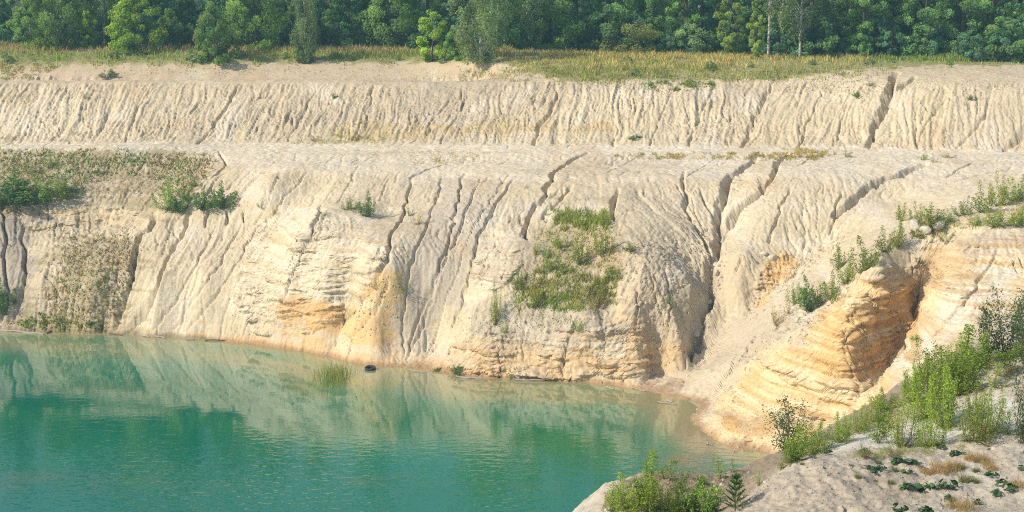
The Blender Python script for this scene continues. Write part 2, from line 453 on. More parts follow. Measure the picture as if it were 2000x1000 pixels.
A = flow(z1)
carve = np.log1p(A / 25.0)
carve = np.minimum(carve, 3.8)
cs = .6 * carve + .4 * blur(carve, [1])
z2 = z1 - .05 * cs * (.2 + .8 * steep) * above * (1 - .5 * strata) * (.35 + .8 * vary)
z2 += (.07 * np.abs(fbm(DXg * 1.7, DYg * 1.7, 3, 19)) + .04 * fbm(DXg * 4, DYg * 4, 2, 18)) * above * (.5 + .5 * steep)
A2 = flow(z2 + .02 * rng.standard_normal(z.shape))
c2 = np.minimum(np.log1p(A2 / 12.0), 3.0)
z2 = z2 - .03 * c2 * steep * above
print('flow', time.time() - T0)
# clods on rough areas
cl = np.abs(fbm(DXg * .9, DYg * .9, 4, 61)); z2 = z2 + rou * (.45 * (.35 - cl) + .16 * np.abs(fbm(DXg * 2.6, DYg * 2.6, 2, 64)))
z2 += (1 - steep) * above * .03 * fbm(DXg * .8, DYg * .8, 4, 66)
# bench track: two pale wheel ruts are only slight
# rows spread evenly along the face, closer where the sand is layered
FULL = Z.copy(); FULL[SL] = z2
FARZ = Field(xs, ys, FULL)
nlong = 1080
sy_, _ = np.gradient(blur(z2, [7, 7, 5]), DX)
dens = np.sqrt(1 + (1.25 * sy_) ** 2) * (1 + 1.1 * blur(strata, [9, 9])) * (1 - .45 * smooth(196, 199, DYg))
dens = blur(dens, [6, 6])
cum = np.cumsum(dens, 0); cum = (cum - cum[:1]) / (cum[-1:] - cum[:1])
yin = ys[j0:j1]
tq = np.linspace(0, 1, nlong)
ncol = i1 - i0
YN = np.empty((nlong, ncol))
for c in range(ncol):
    YN[:, c] = np.interp(tq, cum[:, c], yin)


def rs(f):
    o_ = np.empty((nlong, ncol))
    for c in range(ncol):
        o_[:, c] = np.interp(YN[:, c], yin, f[:, c])
    return o_


gy2, gx2 = np.gradient(blur(z2, [3, 3]), DX)
nl = np.hypot(gx2, gy2) + 1e-3
hx_, hy_, nls, strN, r2N, carveN, gzN, slN, z2N, rouN, steepN = (rs(f) for f in (-gx2 / nl, -gy2 / nl, nl, strata, r2, carve, gz, blur(slope, [6]), z2, rou, steep))
XN = np.broadcast_to(xs[i0:i1], YN.shape)
zz = z2N + .30 * fbm(XN * .12, YN * .12, 3, 71) + .03 * r2N
ph = zz / .68 + .9 * fbm(XN * .22, zz * .7, 3, 73)
saw = ph - np.floor(ph)
kk = np.clip(np.floor(ph).astype(int) + 40, 0, 399)
h1 = np.random.default_rng(8).uniform(.1, 1, 400)[kk]
led = (np.where(saw < .86, (saw / .85) ** .75, (1 - saw) / .15)) * h1
ph2 = zz / .19 + .9 * fbm(XN * .5, zz * 2, 3, 75)
s2 = ph2 - np.floor(ph2)
led2 = np.where(s2 < .8, s2 / .8, (1 - s2) / .2)
pxN, pyN = project(XN, YN, z2N)
ledmask = (.72 + .28 * smooth(1320, 1420, pxN)) * smooth(.1, .6, strN) * smooth(.25, .7, nls)
br = smooth(-.3, .2, fbm(XN * .28, zz * .9, 4, 77))
off = ledmask * (1.05 * led * br + .13 * led2 * (.4 + .6 * smooth(-.3, .3, fbm(XN * .6, zz * 2, 2, 78))))
off += .10 * fbm(XN * 1.1, zz * 1.6, 4, 79, .6) * steepN * (.4 + ledmask + rouN) + .05 * fbm(XN * 3.1, zz * 4.0, 2, 85) * steepN * (.3 + ledmask + rouN)
nr = j0 + nlong + (len(ys) - j1)
X3 = np.empty((nr, len(xs))); Y3 = np.empty_like(X3); Z3 = np.empty_like(X3)
X3[:] = xs[None]
Y3[:j0] = ys[:j0, None]; Y3[j0 + nlong:] = ys[j1:, None]
Z3[:j0] = FULL[:j0]; Z3[j0 + nlong:] = FULL[j1:]
Y3[j0:j0 + nlong, :i0] = YN[:, :1]; Y3[j0:j0 + nlong, i1:] = YN[:, -1:]
Y3[j0:j0 + nlong, i0:i1] = YN
for c in list(range(i0)) + list(range(i1, len(xs))):
    Z3[j0:j0 + nlong, c] = np.interp(Y3[j0:j0 + nlong, c], yin, FULL[j0:j1, c])
Z3[j0:j0 + nlong, i0:i1] = z2N
SL = (slice(j0, j0 + nlong), slice(i0, i1))
XX, YY = X3.copy(), Y3.copy()
X3[SL] = XN + hx_ * off; Y3[SL] = YN + hy_ * off
Z3 += np.where(Z3 > 20, .12 * fbm(XX * .15, YY * .15, 3, 81), 0) * (np.hypot(XX, YY) < 600)
strata, carve, gz, slope_s = strN, carveN, gzN, slN
print('terrain', time.time() - T0)

# ------------------------------------------------------------------ albedo of the far terrain (deposits, damp, crust, and shade painted into the cracks)
PX, PY = project(X3, Y3, Z3)


def mix(c, col, m):
    return c * (1 - m[..., None]) + np.array(col) * m[..., None]


sand = np.array([.58, .49, .342])
colr = np.broadcast_to(sand, Z3.shape + (3,)).copy()
n1 = fbm(XX * .06, YY * .06, 4, 91); n2 = fbm(XX * .5, YY * .5, 4, 95); n3 = fbm(XX * .02, Z3 * .5, 3, 99)
colr = mix(colr, (.655, .56, .405), smooth(-.1, .7, n1))
colr = mix(colr, (.52, .445, .34), .55 * smooth(.05, .7, -n1))
colr = mix(colr, (.55, .43, .27), .4 * smooth(.1, .8, n3))
colr *= (1 + .10 * n2)[..., None]
# rills and gullies greyed darker: crevice shade put into the colour
fl = np.zeros_like(Z3); fl[SL] = smooth(1.2, 3.4, carve)
colr = mix(colr, (.40, .34, .27), .35 * fl)
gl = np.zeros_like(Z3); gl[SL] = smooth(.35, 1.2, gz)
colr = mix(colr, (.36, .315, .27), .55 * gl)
n4 = fbm(X3 * .35, YY * .35, 4, 105)
n5 = fbm(X3 * .06, Z3 * 1.6, 4, 107)
vis = (YY > 100) & (YY < 260)


def deposit(poly, col, strength=1.0, feather=5, ragged=.6, layered=0.0):
    global colr
    m = sample_mask(poly_mask(poly, feather), PX, PY)
    m = m + ragged * (n4 * (1 - layered) + n5 * layered) * (m > .01) * (m < .99) + .45 * ragged * (n5 + n4) * (m > .01)
    m = smooth(.3, .7, m) * strength * vis
    colr = mix(colr, col, m)


OCH, OCH2, CREAM, GREYS = (.70, .475, .225), (.64, .39, .165), (.68, .60, .46), (.45, .40, .34)
PAINT = [
    ([(430, 300), (900, 300), (1500, 300), (1990, 300), (1990, 330), (1700, 350), (1000, 345), (560, 340)], (.60, .525, .41), .5, 8),
    ([(650, 240), (850, 235), (1000, 238), (1200, 240), (1210, 255), (1000, 258), (840, 262), (740, 275), (620, 278), (600, 268)], (.52, .40, .22), .75, 2),
    ([(600, 262), (720, 262), (740, 278), (580, 280)], (.38, .34, .17), .6, 3),
    ([(440, 560), (520, 430), (640, 410), (770, 440), (760, 500), (690, 600), (600, 650), (470, 650)], CREAM, .9, 7),
    ([(930, 440), (1030, 435), (1030, 480), (960, 570), (890, 640), (860, 690), (900, 600)], CREAM, .85, 5),
    ([(560, 640), (660, 600), (770, 510), (790, 540), (770, 620), (770, 710), (690, 710), (610, 690), (520, 670)], OCH, .85, 5),
    ([(540, 590), (600, 580), (640, 605), (700, 590), (640, 640), (545, 650)], OCH2, .75, 4),
    ([(300, 657), (420, 640), (540, 636), (640, 668), (720, 700), (800, 712), (800, 726), (700, 716), (600, 696), (480, 680)], (.64, .45, .25), .95, 5),
    ([(800, 705), (900, 716), (1000, 722), (1100, 727), (1290, 735), (1270, 765), (1100, 752), (900, 742), (800, 728)], (.64, .45, .25), .85, 4),
    ([(850, 690), (920, 650), (1000, 670), (1120, 690), (1100, 745), (900, 735)], (.63, .45, .26), .8, 5),
    ([(1110, 690), (1150, 630), (1230, 600), (1260, 520), (1290, 540), (1270, 640), (1340, 690), (1290, 745), (1110, 745)], (.64, .46, .26), .85, 6),
    ([(1140, 640), (1200, 625), (1230, 700), (1140, 710)], CREAM, .7, 4),
    ([(1480, 560), (1510, 490), (1555, 490), (1560, 520), (1500, 600), (1470, 610)], OCH, .9, 2),
    ([(1370, 860), (1400, 800), (1450, 720), (1560, 640), (1650, 560), (1700, 540), (1740, 545), (1720, 800), (1600, 850), (1520, 895), (1440, 890)], (.73, .55, .32), .9, 6),
    ([(1560, 690), (1640, 620), (1720, 545), (1810, 545), (1810, 620), (1760, 690), (1700, 740), (1600, 740)], OCH, .9, 4),
    ([(1660, 600), (1730, 540), (1800, 560), (1790, 650), (1740, 700), (1650, 720)], (.76, .52, .25), .75, 4),
    ([(1405, 815), (1435, 810), (1450, 840), (1510, 838), (1505, 850), (1420, 845)], (.62, .38, .15), .85, 1),
    ([(1440, 735), (1480, 735), (1500, 760), (1450, 765)], (.62, .40, .18), .6, 2),
    ([(1830, 520), (2000, 480), (2000, 560), (1850, 640), (1720, 770), (1715, 730), (1800, 640)], (.72, .56, .34), .85, 6),
    ([(1860, 560), (1960, 520), (1990, 540), (1800, 700), (1740, 740)], (.72, .66, .55), .75, 4),
    ([(1820, 470), (2000, 445), (2000, 480), (1830, 530)], (.57, .48, .36), .8, 4),
    ([(1820, 480), (1900, 470), (1880, 520), (1810, 560), (1790, 540)], (.60, .43, .24), .7, 3),
    ([(870, 350), (1000, 350), (940, 440), (900, 590), (800, 700), (785, 640), (800, 520)], (.50, .435, .35), .8, 5),
    ([(1290, 755), (1550, 560), (1740, 445), (1760, 455), (1640, 560), (1480, 680), (1380, 780), (1330, 780)], (.54, .455, .34), .8, 4),
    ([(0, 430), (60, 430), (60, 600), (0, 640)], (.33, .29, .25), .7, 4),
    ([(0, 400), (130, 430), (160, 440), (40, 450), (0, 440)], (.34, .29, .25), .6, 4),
    ([(1190, 480), (1310, 470), (1330, 640), (1260, 700), (1230, 600)], (.52, .43, .31), .7, 6),
    ([(910, 600), (1040, 560), (1200, 600), (1240, 680), (900, 680)], (.42, .37, .31), .6, 6),
    ([(1050, 480), (1220, 470), (1180, 620), (1020, 620)], (.40, .34, .26), .6, 6),
    ([(1640, 445), (1500, 470), (1570, 520), (1640, 470)], CREAM, .5, 3),
    ([(-10, 124), (400, 124), (800, 122), (960, 125), (1010, 150), (950, 160), (500, 156), (-10, 158)], (.55, .43, .31), .75, 2),
    ([(-10, 280), (500, 283), (1000, 286), (1500, 288), (2000, 293), (2000, 301), (1500, 296), (1000, 295), (500, 292), (-10, 288)], (.76, .69, .55), .85, 1),
    # soil under the plants
    ([(0, 292), (300, 292), (430, 305), (390, 385), (330, 400), (130, 380), (0, 400)], (.30, .25, .14), .7, 10),
    ([(90, 470), (260, 460), (260, 560), (225, 645), (90, 640), (120, 560)], (.34, .28, .155), .7, 12),
    ([(0, 600), (80, 590), (230, 635), (210, 652), (0, 648)], (.33, .26, .13), .65, 8),
    ([(1060, 430), (1190, 420), (1210, 500), (1190, 600), (1020, 600), (1010, 520)], (.37, .31, .185), .6, 10)]
for p in PAINT:
    deposit(p[0], p[1], p[2], p[3], layered=.5)
# thin dark and pale layers inside the broken faces
lay = np.zeros_like(Z3); lay[SL] = strata * (.55 + .45 * smooth(1320, 1420, pxN))
lz = Z3 + .35 * fbm(XX * .12, YY * .12, 3, 71)
b1 = fbm(XX * .05, lz * 2.6, 3, 111)
b2 = fbm(XX * .10, lz * 6.5, 2, 113)
colr = mix(colr, (.52, .33, .13), .6 * lay * smooth(.1, .45, b1))
colr = mix(colr, (.46, .30, .14), .5 * lay * smooth(.25, .5, b2))
colr = mix(colr, (.74, .66, .52), .55 * lay * smooth(.1, .6, -b1))
# tread of the bench: pale, trampled
by = smooth(-.9, .1, fbm(XX * .08, YY * .3, 3, 115))
bench = (Z3 > 14.9) & (Z3 < 17.6) & (YY > 160)
sl_all = np.zeros_like(Z3); sl_all[SL] = slope_s
colr = mix(colr, (.72, .64, .50), .75 * bench * smooth(.35, .12, sl_all) * by)
# meadow soil behind the edge, dry shoulder below it
edge_y = np.interp(PX, [-200, 0, 400, 800, 960, 1010, 1100, 1500, 1700, 1800, 2200], [128, 128, 125, 121, 122, 132, 158, 158, 135, 128, 128])
mead = smooth(3, -3, PY - edge_y - 5 * n2 * 2) * (Z3 > 21)
colr = mix(colr, (.27, .265, .10), .9 * mead)
colr = mix(colr, (.50, .38, .20), .35 * smooth(18, 2, PY - edge_y) * (1 - mead) * (Z3 > 21) * smooth(-.3, .3, n2))
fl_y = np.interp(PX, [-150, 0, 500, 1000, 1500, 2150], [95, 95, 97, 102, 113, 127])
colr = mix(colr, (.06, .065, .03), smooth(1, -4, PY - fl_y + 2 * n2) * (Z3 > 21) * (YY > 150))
st1 = fbm(XX * .045 + .3 * n4, YY * .07, 4, 121); st2 = fbm(XX * .16, Z3 * .35, 4, 123)
colr = mix(colr, (.45, .375, .28), .5 * smooth(.18, .55, st1) * (Z3 < 23))
colr = mix(colr, (.66, .60, .50), .5 * smooth(.15, .55, st2) * (Z3 < 23) * (1 - lay))
colr = mix(colr, (.55, .40, .24), .35 * smooth(.25, .6, -st2) * (Z3 < 23))
# damp foot along the water and lake bed
damp = smooth(.55 + .0 * XX, .05, Z3 + .25 * n2) * (YY > 100)
wetc = np.where((PX > 430)[..., None], np.array([.34, .20, .10]), np.array([.24, .19, .11]))
colr = colr * (1 - .8 * damp[..., None]) + wetc * .8 * damp[..., None]
colr = np.clip(colr, .02, .85)
print('colour', time.time() - T0)


# ------------------------------------------------------------------ mesh helpers
def link(o):
    COL.objects.link(o)
    return o


def mesh_grid(name, X, Y, Zz, color=None, mat=None):
    H, W = X.shape
    me = bpy.data.meshes.new(name)
    co = np.stack([X, Y, Zz], -1).reshape(-1, 3).astype(np.float32)
    idx = np.arange(H * W).reshape(H, W)
    q = np.stack([idx[:-1, :-1], idx[:-1, 1:], idx[1:, 1:], idx[1:, :-1]], -1).reshape(-1).astype(np.int32)
    nf = len(q) // 4
    me.vertices.add(len(co)); me.vertices.foreach_set('co', co.ravel())
    me.loops.add(len(q)); me.loops.foreach_set('vertex_index', q)
    me.polygons.add(nf); me.polygons.foreach_set('loop_start', np.arange(0, nf * 4, 4, dtype=np.int32))
    me.polygons.foreach_set('use_smooth', np.ones(nf, bool))
    if color is not None:
        at = me.color_attributes.new('Col', 'FLOAT_COLOR', 'POINT')
        c = np.concatenate([color.reshape(-1, 3), np.ones((len(co), 1))], 1).astype(np.float32)
        at.data.foreach_set('color', c.ravel())
    me.update(calc_edges=True)
    o = link(bpy.data.objects.new(name, me))
    if mat:
        me.materials.append(mat)
    return o


def mesh_faces(name, verts, fsize, color=None, mat=None, smooth_=False):
    """faces of fsize consecutive vertices; color per face or per vertex"""
    me = bpy.data.meshes.new(name)
    v = np.asarray(verts, np.float32).reshape(-1, 3)
    n = len(v); nf = n // fsize
    me.vertices.add(n); me.vertices.foreach_set('co', v.ravel())
    me.loops.add(n); me.loops.foreach_set('vertex_index', np.arange(n, dtype=np.int32))
    me.polygons.add(nf); me.polygons.foreach_set('loop_start', np.arange(0, n, fsize, dtype=np.int32))
    if smooth_:
        me.polygons.foreach_set('use_smooth', np.ones(nf, bool))
    if color is not None:
        c = np.asarray(color, np.float32).reshape(-1, 3)
        if len(c) == nf:
            c = np.repeat(c, fsize, 0)
        at = me.color_attributes.new('Col', 'FLOAT_COLOR', 'POINT')
        at.data.foreach_set('color', np.concatenate([c, np.ones((n, 1), np.float32)], 1).ravel())
    me.update(calc_edges=True)
    if mat:
        me.materials.append(mat)
    return me


def tag(o, label=None, cat=None, group=None, kind=None):
    for k, v in (('label', label), ('category', cat), ('group', group), ('kind', kind)):
        if v:
            o[k] = v
    return o


# ------------------------------------------------------------------ materials
def nodes(name):
    m = bpy.data.materials.new(name); m.use_nodes = True
    nt = m.node_tree
    b = nt.nodes['Principled BSDF']
    return m, nt, b


def N(nt, t, **kw):
    n = nt.nodes.new(t)
    for k, v in kw.items():
        if k in n.inputs:
            n.inputs[k].default_value = v
        else:
            setattr(n, k, v)
    return n


def sand_material(name, bump=.5, scale=1.0):
    m, nt, b = nodes(name)
    L = nt.links.new
    at = N(nt, 'ShaderNodeAttribute', attribute_name='Col')
    tc = N(nt, 'ShaderNodeTexCoord')
    n1 = N(nt, 'ShaderNodeTexNoise', Scale=2.2 * scale, Detail=8.0, Roughness=.65)
    n2 = N(nt, 'ShaderNodeTexNoise', Scale=7 * scale, Detail=6.0, Roughness=.7)
    L(tc.outputs['Object'], n1.inputs['Vector']); L(tc.outputs['Object'], n2.inputs['Vector'])
    mr = N(nt, 'ShaderNodeMapRange'); mr.inputs[1].default_value = .3; mr.inputs[2].default_value = .7
    mr.inputs[3].default_value = .86; mr.inputs[4].default_value = 1.12
    L(n1.outputs['Fac'], mr.inputs[0])
    mx = N(nt, 'ShaderNodeMix', data_type='RGBA', blend_type='MULTIPLY'); mx.inputs[0].default_value = 1
    L(at.outputs['Color'], mx.inputs[6]); L(mr.outputs[0], mx.inputs[7])
    L(mx.outputs[2], b.inputs['Base Color'])
    b.inputs['Roughness'].default_value = .95
    b.inputs['Specular IOR Level'].default_value = .15
    ad = N(nt, 'ShaderNodeMath', operation='ADD'); L(n1.outputs['Fac'], ad.inputs[0])
    ml = N(nt, 'ShaderNodeMath', operation='MULTIPLY'); ml.inputs[1].default_value = .4; L(n2.outputs['Fac'], ml.inputs[0]); L(ml.outputs[0], ad.inputs[1])
    bp = N(nt, 'ShaderNodeBump', Strength=bump, Distance=.18 / scale)
    L(ad.outputs[0], bp.inputs['Height']); L(bp.outputs[0], b.inputs['Normal'])
    return m


def leaf_material(name, tint=(1, 1, 1), trans=.35, rand=.25):
    m, nt, b = nodes(name)
    L = nt.links.new
    at = N(nt, 'ShaderNodeAttribute', attribute_name='Col')
    oi = N(nt, 'ShaderNodeObjectInfo')
    mr = N(nt, 'ShaderNodeMapRange'); mr.inputs[3].default_value = 1 - rand; mr.inputs[4].default_value = 1 + rand
    L(oi.outputs['Random'], mr.inputs[0])
    mx = N(nt, 'ShaderNodeMix', data_type='RGBA', blend_type='MULTIPLY'); mx.inputs[0].default_value = 1
    L(at.outputs['Color'], mx.inputs[6]); L(mr.outputs[0], mx.inputs[7])
    m2 = N(nt, 'ShaderNodeMix', data_type='RGBA', blend_type='MULTIPLY'); m2.inputs[0].default_value = 1
    L(mx.outputs[2], m2.inputs[6]); m2.inputs[7].default_value = (*tint, 1)
    L(m2.outputs[2], b.inputs['Base Color'])
    b.inputs['Roughness'].default_value = .6
    b.inputs['Specular IOR Level'].default_value = .25
    tr = N(nt, 'ShaderNodeBsdfTranslucent')
    m3 = N(nt, 'ShaderNodeMix', data_type='RGBA', blend_type='MULTIPLY'); m3.inputs[0].default_value = 1
    L(m2.outputs[2], m3.inputs[6]); m3.inputs[7].default_value = (1.5, 1.5, .6, 1)
    L(m3.outputs[2], tr.inputs['Color'])
    ms = N(nt, 'ShaderNodeMixShader'); ms.inputs[0].default_value = trans
    L(b.outputs[0], ms.inputs[1]); L(tr.outputs[0], ms.inputs[2])
    L(ms.outputs[0], nt.nodes['Material Output'].inputs['Surface'])
    return m


def plain_material(name, col, rough=.8, noise=.25, scale=8, stretch=(1, 1, 1), col2=None):
    m, nt, b = nodes(name)
    L = nt.links.new
    tc = N(nt, 'ShaderNodeTexCoord'); mp = N(nt, 'ShaderNodeMapping'); mp.inputs['Scale'].default_value = stretch
    n1 = N(nt, 'ShaderNodeTexNoise', Scale=scale, Detail=5.0)
    L(tc.outputs['Object'], mp.inputs['Vector']); L(mp.outputs[0], n1.inputs['Vector'])
    cr = N(nt, 'ShaderNodeValToRGB')
    c2 = col2 or tuple(c * (1 - noise) for c in col)
    cr.color_ramp.elements[0].position = .38; cr.color_ramp.elements[1].position = .62
    cr.color_ramp.elements[0].color = (*c2, 1); cr.color_ramp.elements[1].color = (*col, 1)
    L(n1.outputs['Fac'], cr.inputs[0]); L(cr.outputs[0], b.inputs['Base Color'])
    b.inputs['Roughness'].default_value = rough
    bp = N(nt, 'ShaderNodeBump', Strength=.4, Distance=.03); L(n1.outputs['Fac'], bp.inputs['Height']); L(bp.outputs[0], b.inputs['Normal'])
    return m


M_SAND = sand_material('quarry_sand', .7, 1.6)
M_NEAR = sand_material('near_sand', .5, 2.6)

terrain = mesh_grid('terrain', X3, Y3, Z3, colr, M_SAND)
tag(terrain, 'pale terraced sand and clay walls of the quarry with gullies', 'quarry ground', kind='structure')
print('mesh', time.time() - T0)

# ================================================================== NEAR SPUR (the rim in front of the lake, right)
NP = []
CREST = [(1110, 1090, 48), (1130, 1035, 50), (1148, 1008, 51), (1166, 985, 52), (1200, 944, 53), (1250, 927, 54), (1330, 921, 55), (1420, 922, 55.5), (1490, 898, 57), (1550, 873, 58.5), (1620, 838, 60),
         (1660, 812, 61), (1720, 782, 62), (1780, 742, 63.5), (1850, 700, 65), (1920, 655, 67), (2000, 612, 69), (2100, 560, 72)]
cw = [at_y(*c) for c in CREST]
for k, (x, y, zc) in enumerate(cw):
    a = cw[max(k - 1, 0)]; b = cw[min(k + 1, len(cw) - 1)]
    tx, ty = b[0] - a[0], b[1] - a[1]; tl = math.hypot(tx, ty); nx, ny = -ty / tl, tx / tl
    NP += [(x, y, zc), (x + nx * .9, y + ny * .9, zc - .55), (x + nx * 3, y + ny * 3, zc - 3.2), (x + nx * 8, y + ny * 8, zc - 9), (x + nx * 16, y + ny * 16, zc - 17), (x + nx * 26, y + ny * 26, zc - 27)]
for p in [(1200, 985, 50.5), (1290, 985, 50.5), (1380, 975, 50.8), (1250, 950, 52.5), (1400, 945, 53), (1480, 925, 54.5), (1300, 1000, 49.8), (1390, 1000, 49.3), (1540, 893, 56),
          (1438, 1000, 47), (1480, 955, 48.3), (1540, 912, 49.6), (1610, 887, 50.5), (1660, 889, 50.8), (1700, 905, 50), (1600, 950, 47.5), (1520, 1000, 45.8),
          (1640, 862, 55.5), (1720, 850, 56.5), (1800, 800, 58.5), (1900, 745, 61.5), (1980, 690, 64.5), (1760, 860, 55), (1850, 840, 55.5), (1950, 800, 56.5), (2050, 760, 58),
          (1800, 876, 53), (1850, 862, 53.8), (1950, 880, 52), (1900, 900, 51), (1760, 885, 52), (1700, 950, 48), (1820, 925, 49.5), (1900, 950, 48.4), (2000, 930, 49), (1780, 985, 46.5), (1900, 1000, 46), (2050, 1000, 46), (2100, 900, 51), (1650, 1000, 45.6)]:
    NP.append(at_y(*p))
for X, Y, Zc in [(3, 40, 21), (7, 42, 23.4), (12, 42, 24.1), (20, 42, 24.3), (30, 45, 24.6), (6, 32, 23.8), (14, 30, 24.4), (28, 30, 24.8), (34, 60, 24.6), (36, 75, 25), (30, 84, 18), (-2, 44, 17), (-4, 36, 15), (-6, 28, 14), (0, 30, 20)]:
    NP.append((X, Y, Zc))
ngx = np.arange(-8, 40.1, .4); ngy = np.arange(24, 92, .4)
nb = rbf_surface(NP, .5, .01, ngx, ngy)
nxs = np.arange(-8, 40.0, .075); nys = np.concatenate([np.arange(24, 42, .25), np.arange(42, 72, .075), np.arange(72.2, 92, .25)])
nz = cubic_weights(nys, ngy[0], .4, len(ngy)) @ nb @ cubic_weights(nxs, ngx[0], .4, len(ngx)).T
NX, NY = np.meshgrid(nxs, nys)
npx, npy = project(NX, NY, nz)
MOUND = poly_mask([(1430, 1000), (1520, 925), (1610, 885), (1700, 895), (1800, 930), (1800, 1000)], 5)
mm = sample_mask(MOUND, npx, npy) * (NY < 54)
FLAT = sample_mask(poly_mask([(1560, 885), (1640, 845), (1760, 830), (1830, 790), (1960, 760), (2000, 800), (1980, 850), (1850, 860), (1740, 880), (1640, 885)], 4), npx, npy) * (NY > 53)
dt = (.10 * fbm(NX * .5, NY * .5, 3, 201) + .10 * fbm(NX * 1.4, NY * 1.4, 4, 203)) * (1 - .8 * FLAT)
dt += (.05 * np.abs(fbm(NX * 3.2, NY * 3.2, 3, 207)) * 2 - .03) * (1 - .85 * FLAT)
ck = np.abs(fbm(NX * 2.2 + .5 * fbm(NX * 5, NY * 5, 2, 215), NY * 2.2, 2, 211))
dt += .035 * fbm(NX * 6, NY * 6, 3, 233) * (1 - .8 * FLAT)
dt += .10 * fbm(NX * .9, NY * .9, 4, 235) * mm
dt -= .15 * (1 - smooth(0, .07, ck)) * smooth(.05, .5, mm) * smooth(-.1, .3, fbm(NX * .6, NY * .6, 2, 213))
nz = nz + dt
NEAR = Field(nxs, nys, nz)
nc = np.broadcast_to(np.array([.50, .45, .37]), nz.shape + (3,)).copy()
q1 = fbm(NX * .35, NY * .35, 4, 221); q2 = fbm(NX * 1.6, NY * 1.6, 4, 225)
nc = mix(nc, (.36, .31, .24), .6 * smooth(.0, .6, q1 + .3 * q2))
nc = mix(nc, (.54, .50, .43), .6 * smooth(.05, .6, -q1 + .3 * q2))
nc = mix(nc, (.61, .585, .54), smooth(.3, .7, FLAT + .25 * q2))
nc = mix(nc, (.41, .345, .255), .5 * mm)
sp = smooth(.42, .55, np.abs(fbm(NX * 7, NY * 7, 2, 241)))
nc = mix(nc, (.30, .265, .21), .5 * sp * (1 - FLAT))
BROWN = sample_mask(poly_mask([(1180, 960), (1250, 925), (1420, 915), (1490, 890), (1560, 865), (1660, 805), (1780, 735), (1900, 660), (1900, 700), (1800, 770), (1700, 830), (1640, 848), (1600, 880), (1530, 915), (1480, 950), (1440, 999), (1180, 999)], 3), npx, npy) * (1 - smooth(.2, .6, mm))
nc = mix(nc, (.27, .215, .155), .9 * smooth(.25, .6, BROWN + .4 * q2))  # brown soil; along the crest its dark tone is shade put into colour
nc = mix(nc, (.33, .285, .22), .6 * smooth(.35, .6, fbm(NX * 4, NY * 4, 3, 231)) * (1 - FLAT))
nc *= (1 + .14 * q2)[..., None]
near_o = mesh_grid('near_ground', NX, NY, nz, np.clip(nc, .02, .8), M_NEAR)
tag(near_o, 'grey sandy mound and rim in front of the lake with crumbly crust', 'ground', kind='structure')

# ================================================================== WATER
wxs = np.concatenate([[-900, -500, -300, -200, -150, -120, -100], np.arange(-90, 40, .5), [45, 60, 90]])
wys = np.concatenate([[-300, -100, 0, 40, 60], np.arange(70, 175, .5), [180]])
WX, WY = np.meshgrid(wxs, wys)
depth = -BASE(WX, WY)
dn = fbm(WX * .12, WY * .12, 3, 301)
deep = np.array([.006, .172, .078])
wc = np.broadcast_to(deep, WX.shape + (3,)).copy()
wc = mix(wc, (.003, .15, .095), .8 * smooth(-5, -32, WX + 8 * dn))
wc = mix(wc, (.012, .22, .135), .5 * smooth(.0, .6, fbm(WX * .05, WY * .05, 2, 303)))
wc = mix(wc, (.10, .25, .145), smooth(3.2, 1.0, depth + .5 * dn) * .75)
wc = mix(wc, (.36, .31, .155), smooth(1.8, .3, depth + .3 * dn) * .85)
wpx, wpy = project(WX, WY, WX * 0)
RED = sample_mask(poly_mask([(1290, 860), (1370, 850), (1450, 890), (1420, 915), (1330, 900)], 9), wpx, wpy)
wc = mix(wc, (.40, .21, .10), .8 * smooth(.05, .8, RED + .3 * dn))
m, nt, b = nodes('lake_water'); L = nt.links.new
at = N(nt, 'ShaderNodeAttribute', attribute_name='Col'); L(at.outputs['Color'], b.inputs['Base Color'])
b.inputs['Roughness'].default_value = .04; b.inputs['IOR'].default_value = 2.4; b.inputs['Specular IOR Level'].default_value = .5
tc = N(nt, 'ShaderNodeTexCoord')
mp = N(nt, 'ShaderNodeMapping'); mp.inputs['Scale'].default_value = (.55, 1.0, 1); mp.inputs['Rotation'].default_value = (0, 0, .12)
L(tc.outputs['Object'], mp.inputs['Vector'])
n1 = N(nt, 'ShaderNodeTexNoise', Scale=1.5, Detail=3.0, Roughness=.5); n2 = N(nt, 'ShaderNodeTexNoise', Scale=.05, Detail=2.0)
L(mp.outputs[0], n1.inputs['Vector']); L(tc.outputs['Object'], n2.inputs['Vector'])
sx = N(nt, 'ShaderNodeSeparateXYZ'); L(tc.outputs['Object'], sx.inputs[0])
mr = N(nt, 'ShaderNodeMapRange'); mr.inputs[1].default_value = 110; mr.inputs[2].default_value = 127; mr.inputs[3].default_value = .062; mr.inputs[4].default_value = .0045
L(sx.outputs['Y'], mr.inputs[0])
mr2 = N(nt, 'ShaderNodeMapRange'); mr2.inputs[1].default_value = .35; mr2.inputs[2].default_value = .65; mr2.inputs[3].default_value = .6; mr2.inputs[4].default_value = 1.3
L(n2.outputs['Fac'], mr2.inputs[0])
mu = N(nt, 'ShaderNodeMath', operation='MULTIPLY'); L(mr.outputs[0], mu.inputs[0]); L(mr2.outputs[0], mu.inputs[1])
mh = N(nt, 'ShaderNodeMath', operation='MULTIPLY'); L(n1.outputs['Fac'], mh.inputs[0]); L(mu.outputs[0], mh.inputs[1])
bp = N(nt, 'ShaderNodeBump', Strength=1.0, Distance=1.0); L(mh.outputs[0], bp.inputs['Height']); L(bp.outputs[0], b.inputs['Normal'])
water = mesh_grid('water', WX, WY, WX * 0 + .03, wc, m)
tag(water, 'turquoise lake water reflecting the sandy wall', 'water', kind='structure')

# ================================================================== PLANT SHAPES
def unit(v):
    return v / (np.linalg.norm(v, axis=-1, keepdims=True) + 1e-9)


